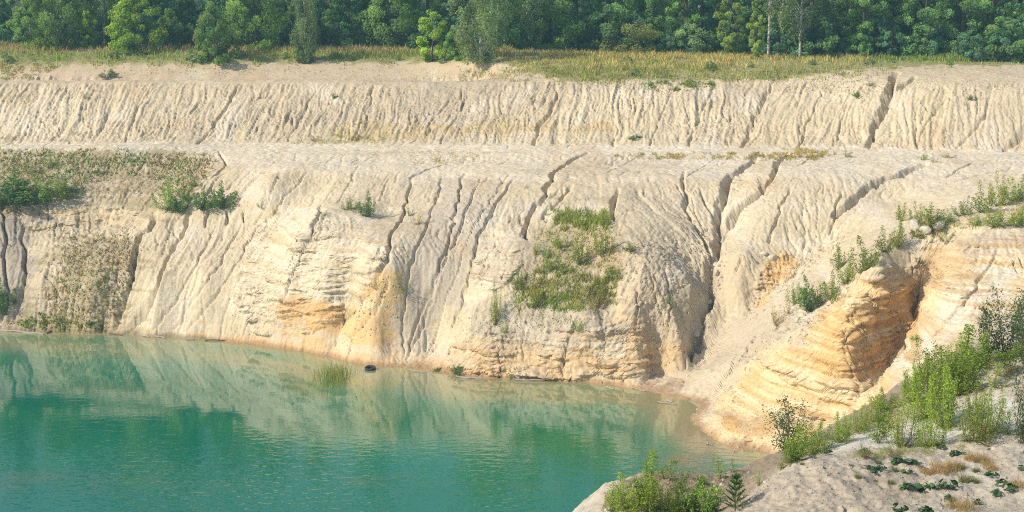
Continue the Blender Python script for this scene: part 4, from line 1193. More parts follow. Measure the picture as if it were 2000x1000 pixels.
# ------------------------------------------------------------------ saplings and shrubs on the far slopes
SAP = {
    'willow': [shoots_mesh(200 + k, 2.4, .9, 13, 170, .13, (.21, .33, .075)) for k in range(3)],
    'birch': [shoots_mesh(210 + k, 2.4, .5, 8, 230, .12, (.22, .30, .06)) for k in range(3)],
    'bright': [shoots_mesh(215 + k, 2.4, .9, 14, 170, .13, (.24, .33, .05)) for k in range(3)],
    'dark': [shoots_mesh(220 + k, 2.4, .8, 14, 220, .14, (.13, .25, .075)) for k in range(2)],
    'thin': [shoots_mesh(230 + k, 2.4, .45, 4, 120, .12, (.20, .27, .09)) for k in range(2)],
    'dry': [shoots_mesh(235 + k, 2.4, .8, 11, 75, .11, (.32, .28, .10)) for k in range(2)]}
LUSH_L = 'upright leafy sapling'
FARP = [
    # left terrace lip
    (18, 394, 345, 46, 'dark', 'dark green bush at the left end of the terrace lip above the layered cliff'),
    (48, 398, 365, 44, 'dark', 'low dark bush spilling over the cliff lip, second from the left'),
    (82, 392, 348, 40, 'willow', 'green bush on the cliff lip in the middle of the left row'),
    (112, 388, 345, 30, 'willow', 'small bush near the right end of the row on the left cliff lip'),
    (132, 386, 352, 26, 'bright', 'light green bush ending the left row on the cliff lip'),
    (62, 340, 305, 24, 'thin', 'sparse upright shrub on the weedy upper slope at far left'), (102, 328, 300, 22, 'willow', 'green shrub on the weedy upper left slope below the track'),
    (330, 408, 360, 46, 'willow', 'broad light green shrub, first of the three on the blocky ledge'),
    (352, 412, 374, 34, 'dark', 'dark green shrub snug against the broad light one on the blocky ledge'),
    (366, 392, 364, 24, 'willow', 'small shrub just above the gap in the blocky ledge'),
    (380, 362, 350, 14, 'willow', 'tiny green bush on the slope above the blocky ledge'),
    (397, 408, 368, 30, 'dark', 'compact green shrub in the middle of the blocky ledge'),
    (434, 405, 360, 34, 'dark', 'dark pointed shrub at the right of the blocky ledge'),
    (510, 405, 388, 14, 'thin', 'small pale sprig right of the blocky ledge'), (535, 418, 400, 12, 'dry', 'straw coloured sprig right of the pale sprig'),
    (629, 421, 402, 16, 'thin', 'sparse sapling over the top of the cream layered cliff'),
    (685, 410, 386, 26, 'willow', 'rounded grey green shrub on the shoulder above the cream cliff'),
    (716, 422, 378, 26, 'dark', 'pointed green sapling on the shoulder above the cream cliff'),
    (800, 421, 404, 14, 'thin', 'pale young sapling right of the deep groove'), (817, 438, 412, 26, 'dry', 'brownish dry shrub hanging at the groove edge'),
    (783, 570, 540, 22, 'thin', 'faint green sapling at the foot of the shaded nose of the slope'), (735, 565, 545, 14, 'thin', 'thin yellowish sapling on the ochre slope'),
    # central green patch
    (1075, 410, 380, 14, 'thin', 'thin sapling in the gully above the central green patch'),
    (1178, 498, 437, 36, 'bright', 'largest lush bush at the upper right of the central green patch'), (1178, 440, 412, 16, 'bright', 'small bush above the lush bush of the central patch'),
    (1133, 515, 452, 28, 'bright', 'tall bright sapling in the middle of the central green patch'),
    (1094, 484, 456, 28, 'bright', 'bright shrub left of the tall sapling in the central patch'),
    (1068, 503, 482, 16, 'willow', 'small green shrub at the left of the central patch beside grey soil'), (1049, 497, 474, 14, 'willow', 'small shrub at the upper left corner of the central patch'),
    (1079, 527, 496, 30, 'willow', 'wide green shrub under the small shrubs of the central patch'), (1056, 533, 512, 16, 'bright', 'light green tuft of shoots left of the wide shrub in the central patch'),
    (1105, 532, 512, 22, 'bright', 'low bright shrub below the tall sapling of the central patch'),
    (1010, 565, 512, 16, 'willow', 'narrow sapling at the left edge of the central patch'), (1047, 600, 560, 28, 'bright', 'leafy clump over straw grass at the lower left of the central patch'),
    (968, 632, 552, 16, 'bright', 'tall thin lone sapling left of the central patch'), (1203, 545, 518, 26, 'thin', 'pale loose shrub at the right edge of the central patch'),
    (1165, 600, 560, 24, 'dry', 'yellowish shrub at the lower right of the central patch'), (1230, 490, 474, 30, 'thin', 'flat sparse shrub on the bare slope right of the central patch'),
    (1129, 645, 622, 18, 'willow', 'small dark green shrub over the crack at the foot of the wall'), (1310, 605, 570, 14, 'thin', 'sprig on the crumbly grey slope near the ravine'),
    (985, 650, 632, 12, 'willow', 'tiny bush at the foot of the tall thin sapling'),
    # right spur
    (1558, 592, 552, 34, 'willow', 'leftmost full bush of the row climbing the right spur'), (1580, 606, 545, 34, 'dark', 'dark rounded bush standing lowest on the right spur'),
    (1603, 592, 552, 26, 'dry', 'dull yellowish bush between the two round bushes on the right spur'), (1625, 588, 536, 36, 'willow', 'full green bush right of the dull one on the spur'),
    (1640, 525, 480, 24, 'birch', 'pointed young birch on the spur crest'), (1655, 553, 500, 44, 'bright', 'wide bright bush below the pointed birch on the spur'),
    (1688, 532, 466, 42, 'birch', 'tall airy birch sapling on the middle of the spur'), (1706, 520, 490, 22, 'bright', 'small bush to the right of the tall airy sapling'),
    (1730, 492, 446, 28, 'birch', 'young birch near the top of the ochre cliff corner'), (1752, 482, 430, 22, 'birch', 'slim birch just left of the white boulder'),
    (1762, 432, 398, 20, 'birch', 'slim sapling above the white boulder'), (1792, 436, 398, 34, 'bright', 'leafy bush left of the centre of the upper row'), (1822, 440, 402, 44, 'bright', 'broad bright bush behind the white boulder'),
    (1845, 432, 408, 26, 'willow', 'low bush to the right of the broad bright one'), (1882, 420, 386, 38, 'bright', 'yellow green bush alone on the bench of the right spur'),
    (1920, 415, 360, 30, 'birch', 'yellowish pointed sapling left of the big bushes at the upper right'), (1953, 402, 342, 46, 'bright', 'tallest bush of the upper right cluster'),
    (1988, 392, 345, 44, 'bright', 'lush bush by the right frame edge in the upper row'), (1948, 442, 402, 48, 'bright', 'wide low bush under the tallest bush of the upper right'),
    (1990, 440, 398, 46, 'bright', 'wide low bush on the cliff top at the right frame edge'), (1908, 440, 418, 22, 'willow', 'small shrub at the cliff top left of the wide low bushes'),
    (1518, 636, 598, 18, 'dry', 'small yellowish plant low on the talus face'), (1538, 612, 590, 12, 'dry', 'thin yellowish plant just above the small one on the talus'), (1705, 560, 545, 10, 'thin', 'tiny sprig under the ochre cliff corner'),
    (1855, 470, 455, 26, 'willow', 'low green shrub on the shaded shelf behind the cliff'), (1795, 518, 502, 18, 'thin', 'grey green sprig in the shaded notch'),
    (1822, 318, 300, 12, 'thin', 'sparse sapling on the bench track toward the right'), (1805, 312, 296, 14, 'bright', 'little green shrub beside the bench track gully'), (1652, 307, 285, 18, 'thin', 'pale reedy shrub beside the bench track'), (1850, 308, 298, 22, 'thin', 'low plant beside the little green shrub at the bench'),
    # foot of the wall and far left
    (893, 729, 711, 18, 'dark', 'round green bush at the water edge under the ochre foot'), (997, 737, 726, 18, 'willow', 'little green bush beside pale boulders at the water'),
    (8, 612, 548, 30, 'dark', 'dark shrub in the shadowed gully at the far left'), (28, 590, 565, 18, 'thin', 'thin shrub beside the far left gully'),
    (655, 192, 180, 12, 'dark', 'small dark bush alone on the upper wall, left half'), (212, 150, 136, 34, 'dark', 'flat green bush on the top rim of the upper wall at left'),
    (165, 192, 180, 18, 'dry', 'dry bush high on the upper wall at left'), (1235, 272, 264, 12, 'dark', 'left one of two tiny bushes near the foot of the upper wall'), (1246, 268, 262, 12, 'dark', 'right one of two tiny bushes near the foot of the upper wall'),
    (610, 275, 262, 20, 'dry', 'olive weed at the foot of the upper wall'), (1672, 188, 178, 12, 'dark', 'small dark plant on the crumbling edge left of the big gully'), (1898, 195, 184, 14, 'dark', 'dark plant on the ledge at the upper right'),
    (1700, 170, 158, 14, 'thin', 'sprig on the crumbling edge above the big gully')]
px_ = np.array([f[0] for f in FARP], float); py_a = np.array([f[1] for f in FARP], float)
fx, fy, fz, ok = far_hit(px_, py_a)
for f, x, y, z_, o_ in zip(FARP, fx, fy, fz, ok):
    if not o_:
        continue
    hm = (f[1] - f[2]) * y / 3030 * 1.12
    wm = f[3] * y / 3060
    if f[0] < 140 and 350 < f[1] < 400:
        hm *= 1.15; wm *= 1.5
    k = f[4]
    v = SAP[k][int(gt.integers(0, len(SAP[k])))]
    bw = {'willow': 1.9, 'birch': 1.3, 'bright': 1.9, 'dark': 2.0, 'thin': 1.1, 'dry': 1.6}[k]
    lb = f[5]
    nm = 'bush' if 'bush' in lb else 'shrub' if 'shrub' in lb else 'sapling' if ('sapling' in lb or 'birch' in lb) else 'young_plant'
    plant(nm, v, ('foliage', 'stem'), (x, y, z_ - .05), wm / extent(v[0])[0] * 1.25, gt.uniform(0, 6.28), lb, {'young_plant': 'plant'}.get(nm, nm), sz=hm / extent(v[0])[1])
print('slope plants', time.time() - T0)

# ------------------------------------------------------------------ plants on the near rim
NSAP = {
    'birch': [shoots_mesh(300 + k, 1.7, .26, 4, 760, .058, (.20, .32, .05)) for k in range(3)],
    'bushy': [shoots_mesh(310 + k, 1.5, .6, 18, 340, .056, (.24, .36, .06)) for k in range(3)],
    'olive': [shoots_mesh(320 + k, 1.8, .6, 22, 300, .050, (.25, .33, .075)) for k in range(2)],
    'open': [sapling_mesh(330 + k, 1.5, .7, 3, 1900, .06, (.16, .26, .04), 'alder') for k in range(2)],
    'thin': [shoots_mesh(340 + k, 1.2, .1, 2, 130, .055, (.20, .31, .06)) for k in range(3)],
    'alder': [sapling_mesh(350 + k, 2.0, 1.0, 7, 2800, .070, (.065, .12, .05), 'alder') for k in range(2)],
    'leafy': [sapling_mesh(360 + k, 1.0, .5, 7, 1700, .08, (.14, .25, .06), 'alder') for k in range(2)],
    'straw': [sapling_mesh(370, 1.0, .6, 8, 1200, .05, (.24, .22, .08), 'willow')]}
NH = {'birch': 1.7, 'bushy': 1.5, 'olive': 1.8, 'open': 1.5, 'thin': 1.2, 'alder': 2.0, 'leafy': 1.0, 'straw': 1.0}
NW = {'birch': .95, 'bushy': 1.5, 'olive': 1.35, 'open': 1.3, 'thin': .6, 'alder': 1.9, 'leafy': 1.0, 'straw': 1.1}
PINE = pine_mesh(400, 1.1)
NEARP = [
    (1262, 996, 885, 50, 'birch', 'tall pointed birch sapling on the left tip of the near rim'), (1225, 994, 930, 60, 'bushy', 'bushy green sapling left of the tall pointed birch on the near rim'), (1292, 998, 945, 46, 'bushy', 'dense low bush at the right foot of the tall pointed birch'),
    (1192, 992, 950, 26, 'thin', 'thin sapling at the left outer edge of the near rim'), (1322, 962, 905, 32, 'open', 'loose sapling against the water right of the pointed birch'), (1296, 935, 905, 18, 'thin', 'slim sprig on the rim against the water, left of the loose sapling'), (1312, 938, 902, 20, 'thin', 'slim sprig on the rim against the water behind the loose sapling'),
    (1350, 1004, 942, 44, 'leafy', 'broad leaved young plant left of the small pine'), (1385, 1004, 950, 44, 'leafy', 'broad leaved young plant nearest the small pine'), (1318, 1003, 962, 40, 'bushy', 'low green bush at the bottom edge left of the broad leaved plants'), (1372, 948, 930, 18, 'leafy', 'small leafy plant on the bare soil of the rim'),
    (1407, 921, 882, 20, 'thin', 'leggy sprig with top leaves standing against the water'), (1434, 922, 900, 16, 'thin', 'short sprig right of the leggy one on the rim'), (1484, 948, 918, 16, 'thin', 'small upright sapling beside the mound'),
    (1540, 884, 792, 84, 'alder', 'dark leaved open bush leaning against the ochre bank'), (1556, 898, 838, 36, 'birch', 'light green sapling in front of the dark open bush'), (1588, 888, 826, 44, 'bushy', 'full green sapling right of the dark open bush'), (1540, 905, 862, 30, 'open', 'loose pale sapling below the dark open bush'), (1525, 915, 880, 20, 'thin', 'thin pale sprig at the edge of the mound'),
    (1640, 862, 808, 34, 'bushy', 'bright green sapling at the left of the pale sand strip'), (1622, 876, 852, 16, 'thin', 'little sparse sprig on the pale sand strip'), (1675, 845, 798, 40, 'olive', 'olive shrub on the shaded crest above the pale sand'), (1708, 866, 796, 48, 'open', 'airy sapling with open lower branches on the pale sand'),
    (1715, 822, 778, 40, 'olive', 'olive shrub on the crest behind the airy sapling'), (1730, 800, 762, 36, 'bushy', 'green shrub high on the crest left of the thicket'), (1762, 872, 778, 62, 'olive', 'tall dense olive shrub in the middle of the pale sand'), (1745, 893, 868, 36, 'straw', 'yellowish dry weed at the edge of the pale sand'), (1688, 893, 866, 40, 'straw', 'pale dry weed in front of the airy sapling'),
    (1820, 872, 800, 38, 'bushy', 'bright narrow sapling right of the tall olive shrub'), (1852, 834, 722, 70, 'bushy', 'big bright shrub with a dark stem behind the narrow sapling'), (1802, 820, 752, 52, 'bushy', 'bright bush in the thicket left of the big shrub'), (1790, 790, 718, 50, 'bushy', 'bush low in the thicket on the crest'),
    (1802, 742, 664, 42, 'open', 'pale yellow green sapling against the bright sand bank'), (1835, 775, 688, 64, 'bushy', 'rich green bush in the heart of the thicket'), (1870, 768, 650, 60, 'birch', 'tall birch sapling rising from the thicket'), (1868, 742, 678, 50, 'bushy', 'bright bush behind the tall birch sapling'),
    (1905, 720, 658, 58, 'bushy', 'light green bush right of the tall birch sapling'), (1885, 770, 720, 36, 'bushy', 'shorter bush to the right of the rich green one'), (1962, 700, 578, 96, 'alder', 'big dark leaved bush near the right edge'), (1928, 702, 612, 60, 'alder', 'smaller dark bush left of the big dark one'), (2004, 705, 590, 70, 'alder', 'dark bush cut by the right frame edge, high up'),
    (1972, 728, 668, 40, 'open', 'yellow green sapling in front of the big dark bush'), (1940, 755, 706, 36, 'thin', 'sparse sapling on the bare ground below the dark bushes'), (1912, 862, 760, 62, 'olive', 'large olive green shrub on the right of the pale sand'), (1932, 846, 752, 44, 'bushy', 'green shrub behind the large olive one'), (1888, 862, 838, 24, 'thin', 'low sprig left of the large olive shrub'),
    (1996, 866, 712, 54, 'alder', 'dark leaved tall bush at the right frame edge in front'), (1968, 850, 800, 20, 'thin', 'thin bare looking sapling beside the front dark bush'), (1960, 735, 712, 40, 'straw', 'yellowish sparse weed behind the sparse sapling')]
fx, fy, fz, ok = near_hit([f[0] for f in NEARP], [min(f[1], 1003) for f in NEARP])
for f, x, y, z_, o_ in zip(NEARP, fx, fy, fz, ok):
    if not o_:
        # the foot lies just behind the crest line
        x, y, z_ = (v[0] for v in near_hit([f[0]], [f[1] + 14])[:3])
        if not np.isfinite(x):
            print('lost', f); continue
    k = f[4]
    hm = (f[1] - f[2]) * y / 3000 * 1.15; wm = f[3] * y / 3060 * (1.12 if k in ('bushy', 'olive', 'birch') and f[0] > 1600 else .9 if k == 'alder' else 1.12)
    v = NSAP[k][int(gt.integers(0, len(NSAP[k])))]
    lb = f[5]
    nm = 'bush' if 'bush' in lb else 'shrub' if 'shrub' in lb else 'sapling' if ('sapling' in lb or 'birch' in lb) else 'young_plant'
    plant(nm, v, ('foliage', 'stem'), (x, y, z_ - .02), wm / extent(v[0])[0] * 1.08, gt.uniform(0, 6.28), lb, {'young_plant': 'plant'}.get(nm, nm), sz=hm / extent(v[0])[1])
x, y, z_, o_ = near_hit([1436], [999])
plant('pine_sapling', PINE, ('needles', 'stem'), (x[0], y[0], z_[0] - .02), 1.12, .3, 'small green pine sapling at the left foot of the near mound', 'pine sapling')
COLT = [coltsfoot_mesh(410 + k, .24, 16) for k in range(3)]
CPL = [(1701, 922, 1.1, 'of the left pair halfway up the near mound'), (1720, 918, .9, 'right of the left pair on the near mound'), (1776, 957, 1.3, 'dark one at the left end of the long patch on the mound'), (1803, 958, 1.2, 'left of the centre in the long patch on the mound'), (1828, 955, 1.0, 'low in the middle of the long patch on the mound'), (1852, 954, 1.3, 'at the right end of the long patch on the mound'),
       (1837, 876, .8, 'on the crest of the mound near the narrow sapling'), (1868, 890, 1.1, 'alone on the mound right of the crest'), (1756, 905, 1.2, 'under the dry weed on the mound'), (1785, 908, 1.0, 'beside the dry grass on top of the mound'), (1690, 884, .9, 'trailing along the left top of the mound'), (1619, 885, .8, 'at the very top of the mound beside the pale sand'),
       (1936, 930, 1.0, 'upper one of the right group on the mound'), (1956, 946, 1.1, 'in the middle of the right group on the mound'), (1948, 966, 1.0, 'lowest of the right group on the mound'), (1972, 958, 1.0, 'rightmost of the right group on the mound'), (1855, 976, .9, 'small one below the long patch'), (1907, 984, .7, 'small dark one near the bottom right'), (1756, 1000, 1.1, 'cut by the bottom edge, left'), (1806, 1001, 1.2, 'cut by the bottom edge, right'), (1771, 925, .8, 'small one above the long patch'), (1998, 918, .8, 'at the right frame edge on the mound')]
fx, fy, fz, ok = near_hit([c[0] for c in CPL], [min(c[1], 1002) for c in CPL])
for c, x, y, z_ in zip(CPL, fx, fy, fz):
    plant('coltsfoot_plant', COLT[int(gt.integers(0, 3))], ('leaves', 'stalks'), (x, y, z_), c[2], gt.uniform(0, 6.28), 'coltsfoot plant ' + c[3], 'plant', 'coltsfoot plants on the near mound')


def grass_tuft(seed, n, h, r, c):
    g = np.random.default_rng(seed)
    q_ = 1.6 * r * np.sqrt(g.random(n)); t_ = g.uniform(0, 6.283, n)
    P = np.stack([q_ * np.cos(t_), q_ * np.sin(t_), np.full(n, -.02)], 1)
    V, cc = tuft_blades(P, h * g.uniform(.4, 1, n), g, jitter_col(c, n, g, .2, .3), .009, .45)
    return mesh_faces('grass_tuft', V, 4, cc, M_GRASS)


TUF = {'straw': grass_tuft(500, 260, .42, .2, (.34, .26, .12)), 'green': grass_tuft(501, 170, .26, .09, (.12, .17, .05)), 'small': grass_tuft(502, 90, .16, .05, (.16, .17, .07))}
TPL = [(1842, 920, 1.25, 'straw', 'big straw coloured grass tuft on top of the mound'), (1866, 915, .9, 'straw', 'straw coloured tuft right of the big one'), (1812, 925, .8, 'straw', 'olive dry tuft left of the big straw tuft'), (1915, 903, 1.2, 'straw', 'brown dry grass tuft on the right of the mound'), (1897, 898, .8, 'straw', 'thin dry tuft left of the brown one'), (1935, 916, .8, 'straw', 'low dry tuft right of the brown one'),
       (1876, 914, .9, 'green', 'green tuft between the straw and brown tufts'), (1883, 940, 1.3, 'green', 'bright green tuft on the right half of the mound'), (1905, 942, .9, 'green', 'dark green tuft right of the bright one'), (1747, 921, .9, 'green', 'round green tuft in the middle of the mound'), (1740, 944, .8, 'green', 'grey green tuft low in the middle of the mound'), (1676, 933, .8, 'green', 'lone green tuft on the left face of the mound'), (1662, 910, .9, 'small', 'pale little tuft near the top left of the mound'),
       (1567, 907, .9, 'small', 'dark little tuft on the left shoulder of the mound'), (1592, 895, .7, 'small', 'tiny tuft near the summit of the mound'), (1878, 996, 1.4, 'straw', 'straw grass tuft at the bottom edge'), (1710, 940, .8, 'small', 'small tuft under the left coltsfoot pair'), (1932, 878, .7, 'small', 'small tuft on the pale gully at right'), (1985, 950, .9, 'straw', 'dry tuft beside the rightmost coltsfoot'), (1906, 921, .8, 'green', 'low tuft under the brown tuft'), (1715, 905, .8, 'green', 'tuft under the pale dry weed')]
fx, fy, fz, ok = near_hit([c[0] for c in TPL], [min(c[1], 1002) for c in TPL])
for c, x, y, z_ in zip(TPL, fx, fy, fz):
    o = link(bpy.data.objects.new('grass_tuft', TUF[c[3]])); o.location = (x, y, z_); o.scale = (c[2],) * 3; o.rotation_euler = (0, 0, gt.uniform(0, 6))
    tag(o, c[4], 'grass', 'grass tufts on the near mound')
print('near plants', time.time() - T0)

# ------------------------------------------------------------------ grass and weeds nobody could count
gg = np.random.default_rng(900)


def scatter(polys, field_hit):
    """root points whose places are even over the given areas of the slope as seen; poly, count, height, colours, width, lean"""
    VV, CC = [], []
    for poly, n, hgt, cols, wid, lean in polys:
        P = np.array(poly, float)
        lo, hi = P.min(0), P.max(0)
        pts = gg.uniform(lo, hi, (n * 4, 2))
        m = sample_mask(poly_mask(poly, 2), np.clip(pts[:, 0], 0, 1999), pts[:, 1])
        cl_ = fbm(pts[:, 0] * .045, pts[:, 1] * .08, 4, 910, .65)
        keep = (m * .8 + .95 * cl_ > .38 + .35 * gg.random(len(m))) & (m > .08)
        pts = pts[keep][:n]
        x, y, zv, ok = field_hit(pts[:, 0], pts[:, 1])
        x, y, zv, pts = x[ok], y[ok], zv[ok], pts[ok]
        k = len(x)
        # colour by drifting patches
        f = fbm(x * .12, y * .12, 3, 920) * 1.2 + .5 + .25 * gg.standard_normal(k)
        ci = np.clip((f * len(cols)).astype(int), 0, len(cols) - 1)
        c = np.array(cols)[ci] * (1 + .18 * gg.standard_normal((k, 1)))
        hh = hgt * gg.uniform(.45, 1.1, k) * (1 + .35 * fbm(x * .3, y * .3, 2, 930))
        V, c8 = tuft_blades(np.stack([x, y, zv - .03], 1), hh, gg, np.clip(c, .01, .7), wid, lean)
        VV.append(V); CC.append(c8)
    return np.concatenate(VV), np.concatenate(CC)


STRAW, GOLD, GGRN, DGRN, PINKY, OLV = (.50, .40, .18), (.54, .41, .17), (.30, .38, .08), (.16, .24, .06), (.50, .33, .25), (.33, .33, .10)


def meadow():
    """rows of blades over the plateau, even on the ground"""
    n = 170000
    Y = 182 + (262 - 182) * gg.random(n) ** 1.15
    X = gg.uniform(-1, 1, n) * Y * .345
    zv = FARZ(X, Y); px, py = project(X, Y, zv)
    ey = np.interp(px, [-200, 0, 400, 800, 940, 1000, 1100, 1500, 1700, 1800, 2200], [127, 126, 122, 119, 114, 124, 158, 162, 134, 126, 126])
    by_ = np.interp(px, [-150, 0, 500, 1000, 1500, 2150], [92, 92, 94, 98, 108, 120])
    nz_ = fbm(X * .25, Y * .25, 3, 940)
    keep = (py < ey + 9 * nz_ + 7 * np.abs(gg.standard_normal(n)) * (nz_ > -.1)) & (py > by_ - 14) & (zv > 21.5)
    thin = (px > 1430) & (py > 118 + 6 * nz_) & (py < 139); keep &= ~(thin & (gg.random(n) < .75))
    thin2 = (px > 1750); keep &= ~(thin2 & (py > 126) & (gg.random(n) < .8))
    X, Y, zv, px, py, nz_ = (a[keep] for a in (X, Y, zv, px, py, nz_))
    k = len(X)
    c = np.empty((k, 3))
    f = fbm(X * .09, Y * .12, 3, 950) + .3 * gg.standard_normal(k)
    dry = smooth(880, 1050, px) * smooth(1900, 1500, px)      # the drier meadow right of the big birch
    pick = gg.random(k)
    pal = np.where((pick < .12 + .5 * dry + .3 * f)[:, None], np.where((gg.random(k) < .5)[:, None], STRAW, GOLD), np.where((gg.random(k) < .6)[:, None], OLV, GGRN))
    c[:] = pal
    g1 = (f > -.30) & (dry < .5) & (py > 103 + 3 * nz_); c[g1] = np.where((gg.random(g1.sum()) < .6)[:, None], GGRN, DGRN)
    mid = (px > 1000) & (py > 133 + 5 * nz_) & (gg.random(k) < .8); c[mid] = np.where((gg.random(mid.sum()) < .5)[:, None], OLV, np.where((gg.random(mid.sum()) < .5)[:, None], (.22, .25, .07), GGRN))
    c *= (1.12 + .55 * fbm(X * .3, Y * .3, 3, 955))[:, None]
    pk = (px < 800) & (py < 104 + 4 * nz_) & (gg.random(k) < .5); c[pk] = PINKY
    c *= 1 + .16 * gg.standard_normal((k, 1))
    hh = gg.uniform(.3, .85, k) * np.clip(1 + .9 * nz_ + .5 * fbm(X * .6, Y * .6, 2, 957), .35, 1.9) * np.where(px > 1000, .8, 1.0) * np.where(py > ey[keep] - 5, .6, 1)
    V, c8 = tuft_blades(np.stack([X, Y, zv - .03], 1), hh, gg, np.clip(c, .02, .75), .10, .3)
    return V, c8


V, c8 = meadow()
o = link(bpy.data.objects.new('meadow_grass', mesh_faces('meadow_grass', V, 4, c8, M_GRASS))); tag(o, 'dry golden and green grass of the meadow below the forest', 'grass', kind='stuff')
SLOPEG = [
    ([(0, 292), (140, 292), (290, 300), (300, 330), (200, 345), (140, 388), (60, 388), (0, 380)], 1500, .55, [(.15, .27, .06), (.24, .35, .07), (.30, .30, .09), (.26, .17, .08), (.20, .30, .06)], .13, .5),
    ([(290, 300), (430, 300), (420, 330), (370, 380), (330, 395), (290, 340)], 1300, .4, [(.26, .25, .08), (.30, .19, .08), (.18, .26, .06)], .11, .5),
    ([(140, 330), (290, 330), (330, 390), (150, 395)], 700, .28, [OLV, STRAW, (.25, .15, .08)], .06, .5),
    ([(120, 470), (270, 445), (268, 540), (228, 645), (90, 645), (105, 560)], 1300, .5, [(.28, .28, .08), (.20, .28, .06), (.38, .27, .08), (.26, .17, .07)], .11, .55),
    ([(60, 610), (225, 632), (215, 650), (60, 645), (0, 640)], 1500, .3, [GGRN, OLV, DGRN], .10, .5),
    ([(1065, 440), (1085, 415), (1150, 410), (1195, 425), (1195, 448), (1130, 452)], 1500, .75, [(.34, .38, .08), GGRN, OLV, DGRN], .07, .25),
    ([(1000, 560), (1040, 535), (1190, 540), (1205, 590), (1150, 612), (1060, 608), (1010, 600)], 1900, .65, [OLV, STRAW, GGRN, (.26, .36, .07)], .09, .3),
    ([(1050, 450), (1200, 440), (1215, 540), (1040, 545), (1040, 500)], 1300, .42, [OLV, STRAW, GGRN], .09, .4),
    ([(1150, 560), (1205, 525), (1215, 545), (1165, 600)], 1100, .5, [GGRN, OLV], .06, .4),
    ([(920, 610), (1000, 600), (1180, 610), (1190, 650), (920, 660)], 700, .25, [OLV, STRAW, DGRN], .06, .5),
    ([(1200, 300), (1310, 298), (1500, 302), (1500, 312), (1320, 312), (1200, 308)], 1700, .30, [OLV, STRAW, GGRN, GOLD], .06, .4),
    ([(1490, 296), (1545, 294), (1640, 290), (1630, 308), (1560, 314), (1480, 314)], 2200, .34, [STRAW, GOLD, OLV], .06, .4),
    ([(790, 302), (880, 296), (950, 300), (900, 320), (780, 322)], 420, .25, [STRAW, OLV, GOLD], .06, .5),
    ([(560, 268), (760, 262), (760, 280), (560, 282)], 900, .22, [OLV, GGRN, STRAW], .05, .5),
    ([(0, 283), (560, 288), (1000, 292), (1000, 300), (500, 296), (0, 290)], 700, .2, [STRAW, OLV], .05, .5),
    ([(650, 310), (1000, 305), (1000, 320), (700, 330)], 300, .2, [STRAW, GOLD], .05, .5),
    ([(0, 125), (120, 128), (90, 152), (0, 155)], 900, .4, [OLV, GOLD, GGRN], .06, .4),
    ([(120, 135), (400, 130), (700, 130), (900, 140), (880, 160), (500, 150), (130, 158)], 800, .26, [OLV, STRAW, GGRN], .06, .5),
    ([(900, 135), (1010, 130), (1090, 160), (970, 162), (880, 152)], 900, .4, [OLV, STRAW, GGRN], .06, .4),
    ([(1230, 158), (1400, 160), (1400, 172), (1330, 178), (1240, 168)], 1500, .32, [DGRN, GGRN, DGRN], .07, .4),
    ([(1480, 160), (1760, 152), (1980, 160), (1990, 178), (1780, 178), (1640, 185), (1500, 172)], 900, .26, [DGRN, OLV, GGRN, STRAW], .06, .45),
    ([(1780, 435), (1840, 435), (1850, 465), (1770, 468)], 700, .5, [(.28, .27, .06), GGRN], .05, .4),
    ([(1500, 620), (1560, 580), (1700, 500), (1720, 510), (1620, 600), (1520, 640)], 500, .35, [OLV, GGRN, STRAW], .05, .4),
    ([(1760, 440), (2000, 400), (2000, 440), (1800, 450)], 900, .4, [OLV, GGRN, STRAW], .05, .4),
    ([(815, 716), (860, 718), (862, 727), (820, 724)], 300, .22, [DGRN, GGRN], .07, .6),
    ([(0, 180), (60, 180), (80, 210), (0, 200)], 250, .25, [OLV, STRAW], .06, .5),
    ([(1620, 820), (1690, 800), (1760, 790), (1700, 830), (1600, 840)], 200, .2, [OLV, STRAW], .05, .5)]
V, c8 = scatter(SLOPEG[:-1], far_hit)
o = link(bpy.data.objects.new('slope_grass', mesh_faces('slope_grass', V, 4, c8, M_GRASS))); tag(o, 'patchy weeds and dry grass on the quarry terraces', 'weeds', kind='stuff')
NG = [([(1560, 900), (1640, 850), (1760, 770), (1860, 700), (1900, 700), (1830, 790), (1740, 850), (1640, 870)], 2600, .22, [OLV, STRAW, GGRN], .014, .5),
      ([(1180, 1000), (1210, 945), (1400, 930), (1480, 930), (1400, 1000)], 2000, .2, [OLV, STRAW, (.2, .15, .09)], .014, .6),
      ([(1640, 890), (1760, 875), (1860, 870), (1900, 860), (1900, 875), (1760, 895), (1660, 897)], 1500, .22, [STRAW, OLV, GGRN], .012, .5),
      ([(1760, 850), (1960, 700), (2000, 720), (2000, 850), (1850, 868)], 1800, .2, [STRAW, OLV, GGRN], .012, .5),
      ([(1640, 900), (2000, 880), (2000, 1000), (1640, 1000)], 900, .10, [STRAW, OLV, (.22, .16, .09)], .012, .7)]
V, c8 = scatter(NG, near_hit)
o = link(bpy.data.objects.new('rim_grass', mesh_faces('rim_grass', V, 4, c8, M_GRASS))); tag(o, 'thin dry grass among the saplings on the near rim', 'grass', kind='stuff')
# pink fireweed and yellow flowers in the meadow
for nm, poly, n, cols, lb in [('pink_flowers', [(1800, 82), (1830, 88), (1862, 98), (1860, 108), (1800, 100)], 1600, [(.36, .20, .30), (.30, .22, .24), DGRN], 'pink flowering fireweed in front of the trees at right'),
                              ('yellow_flowers', [(1060, 88), (1130, 88), (1180, 98), (1060, 104)], 1500, [(.50, .36, .05), OLV, GGRN], 'yellow flowering weeds in the dry meadow')]:
    V, c8 = scatter([(poly, n, 1.0, cols, .09, .25)], far_hit)
    o = link(bpy.data.objects.new(nm, mesh_faces(nm, V, 4, c8, M_GRASS))); tag(o, lb, 'flowers', kind='stuff')
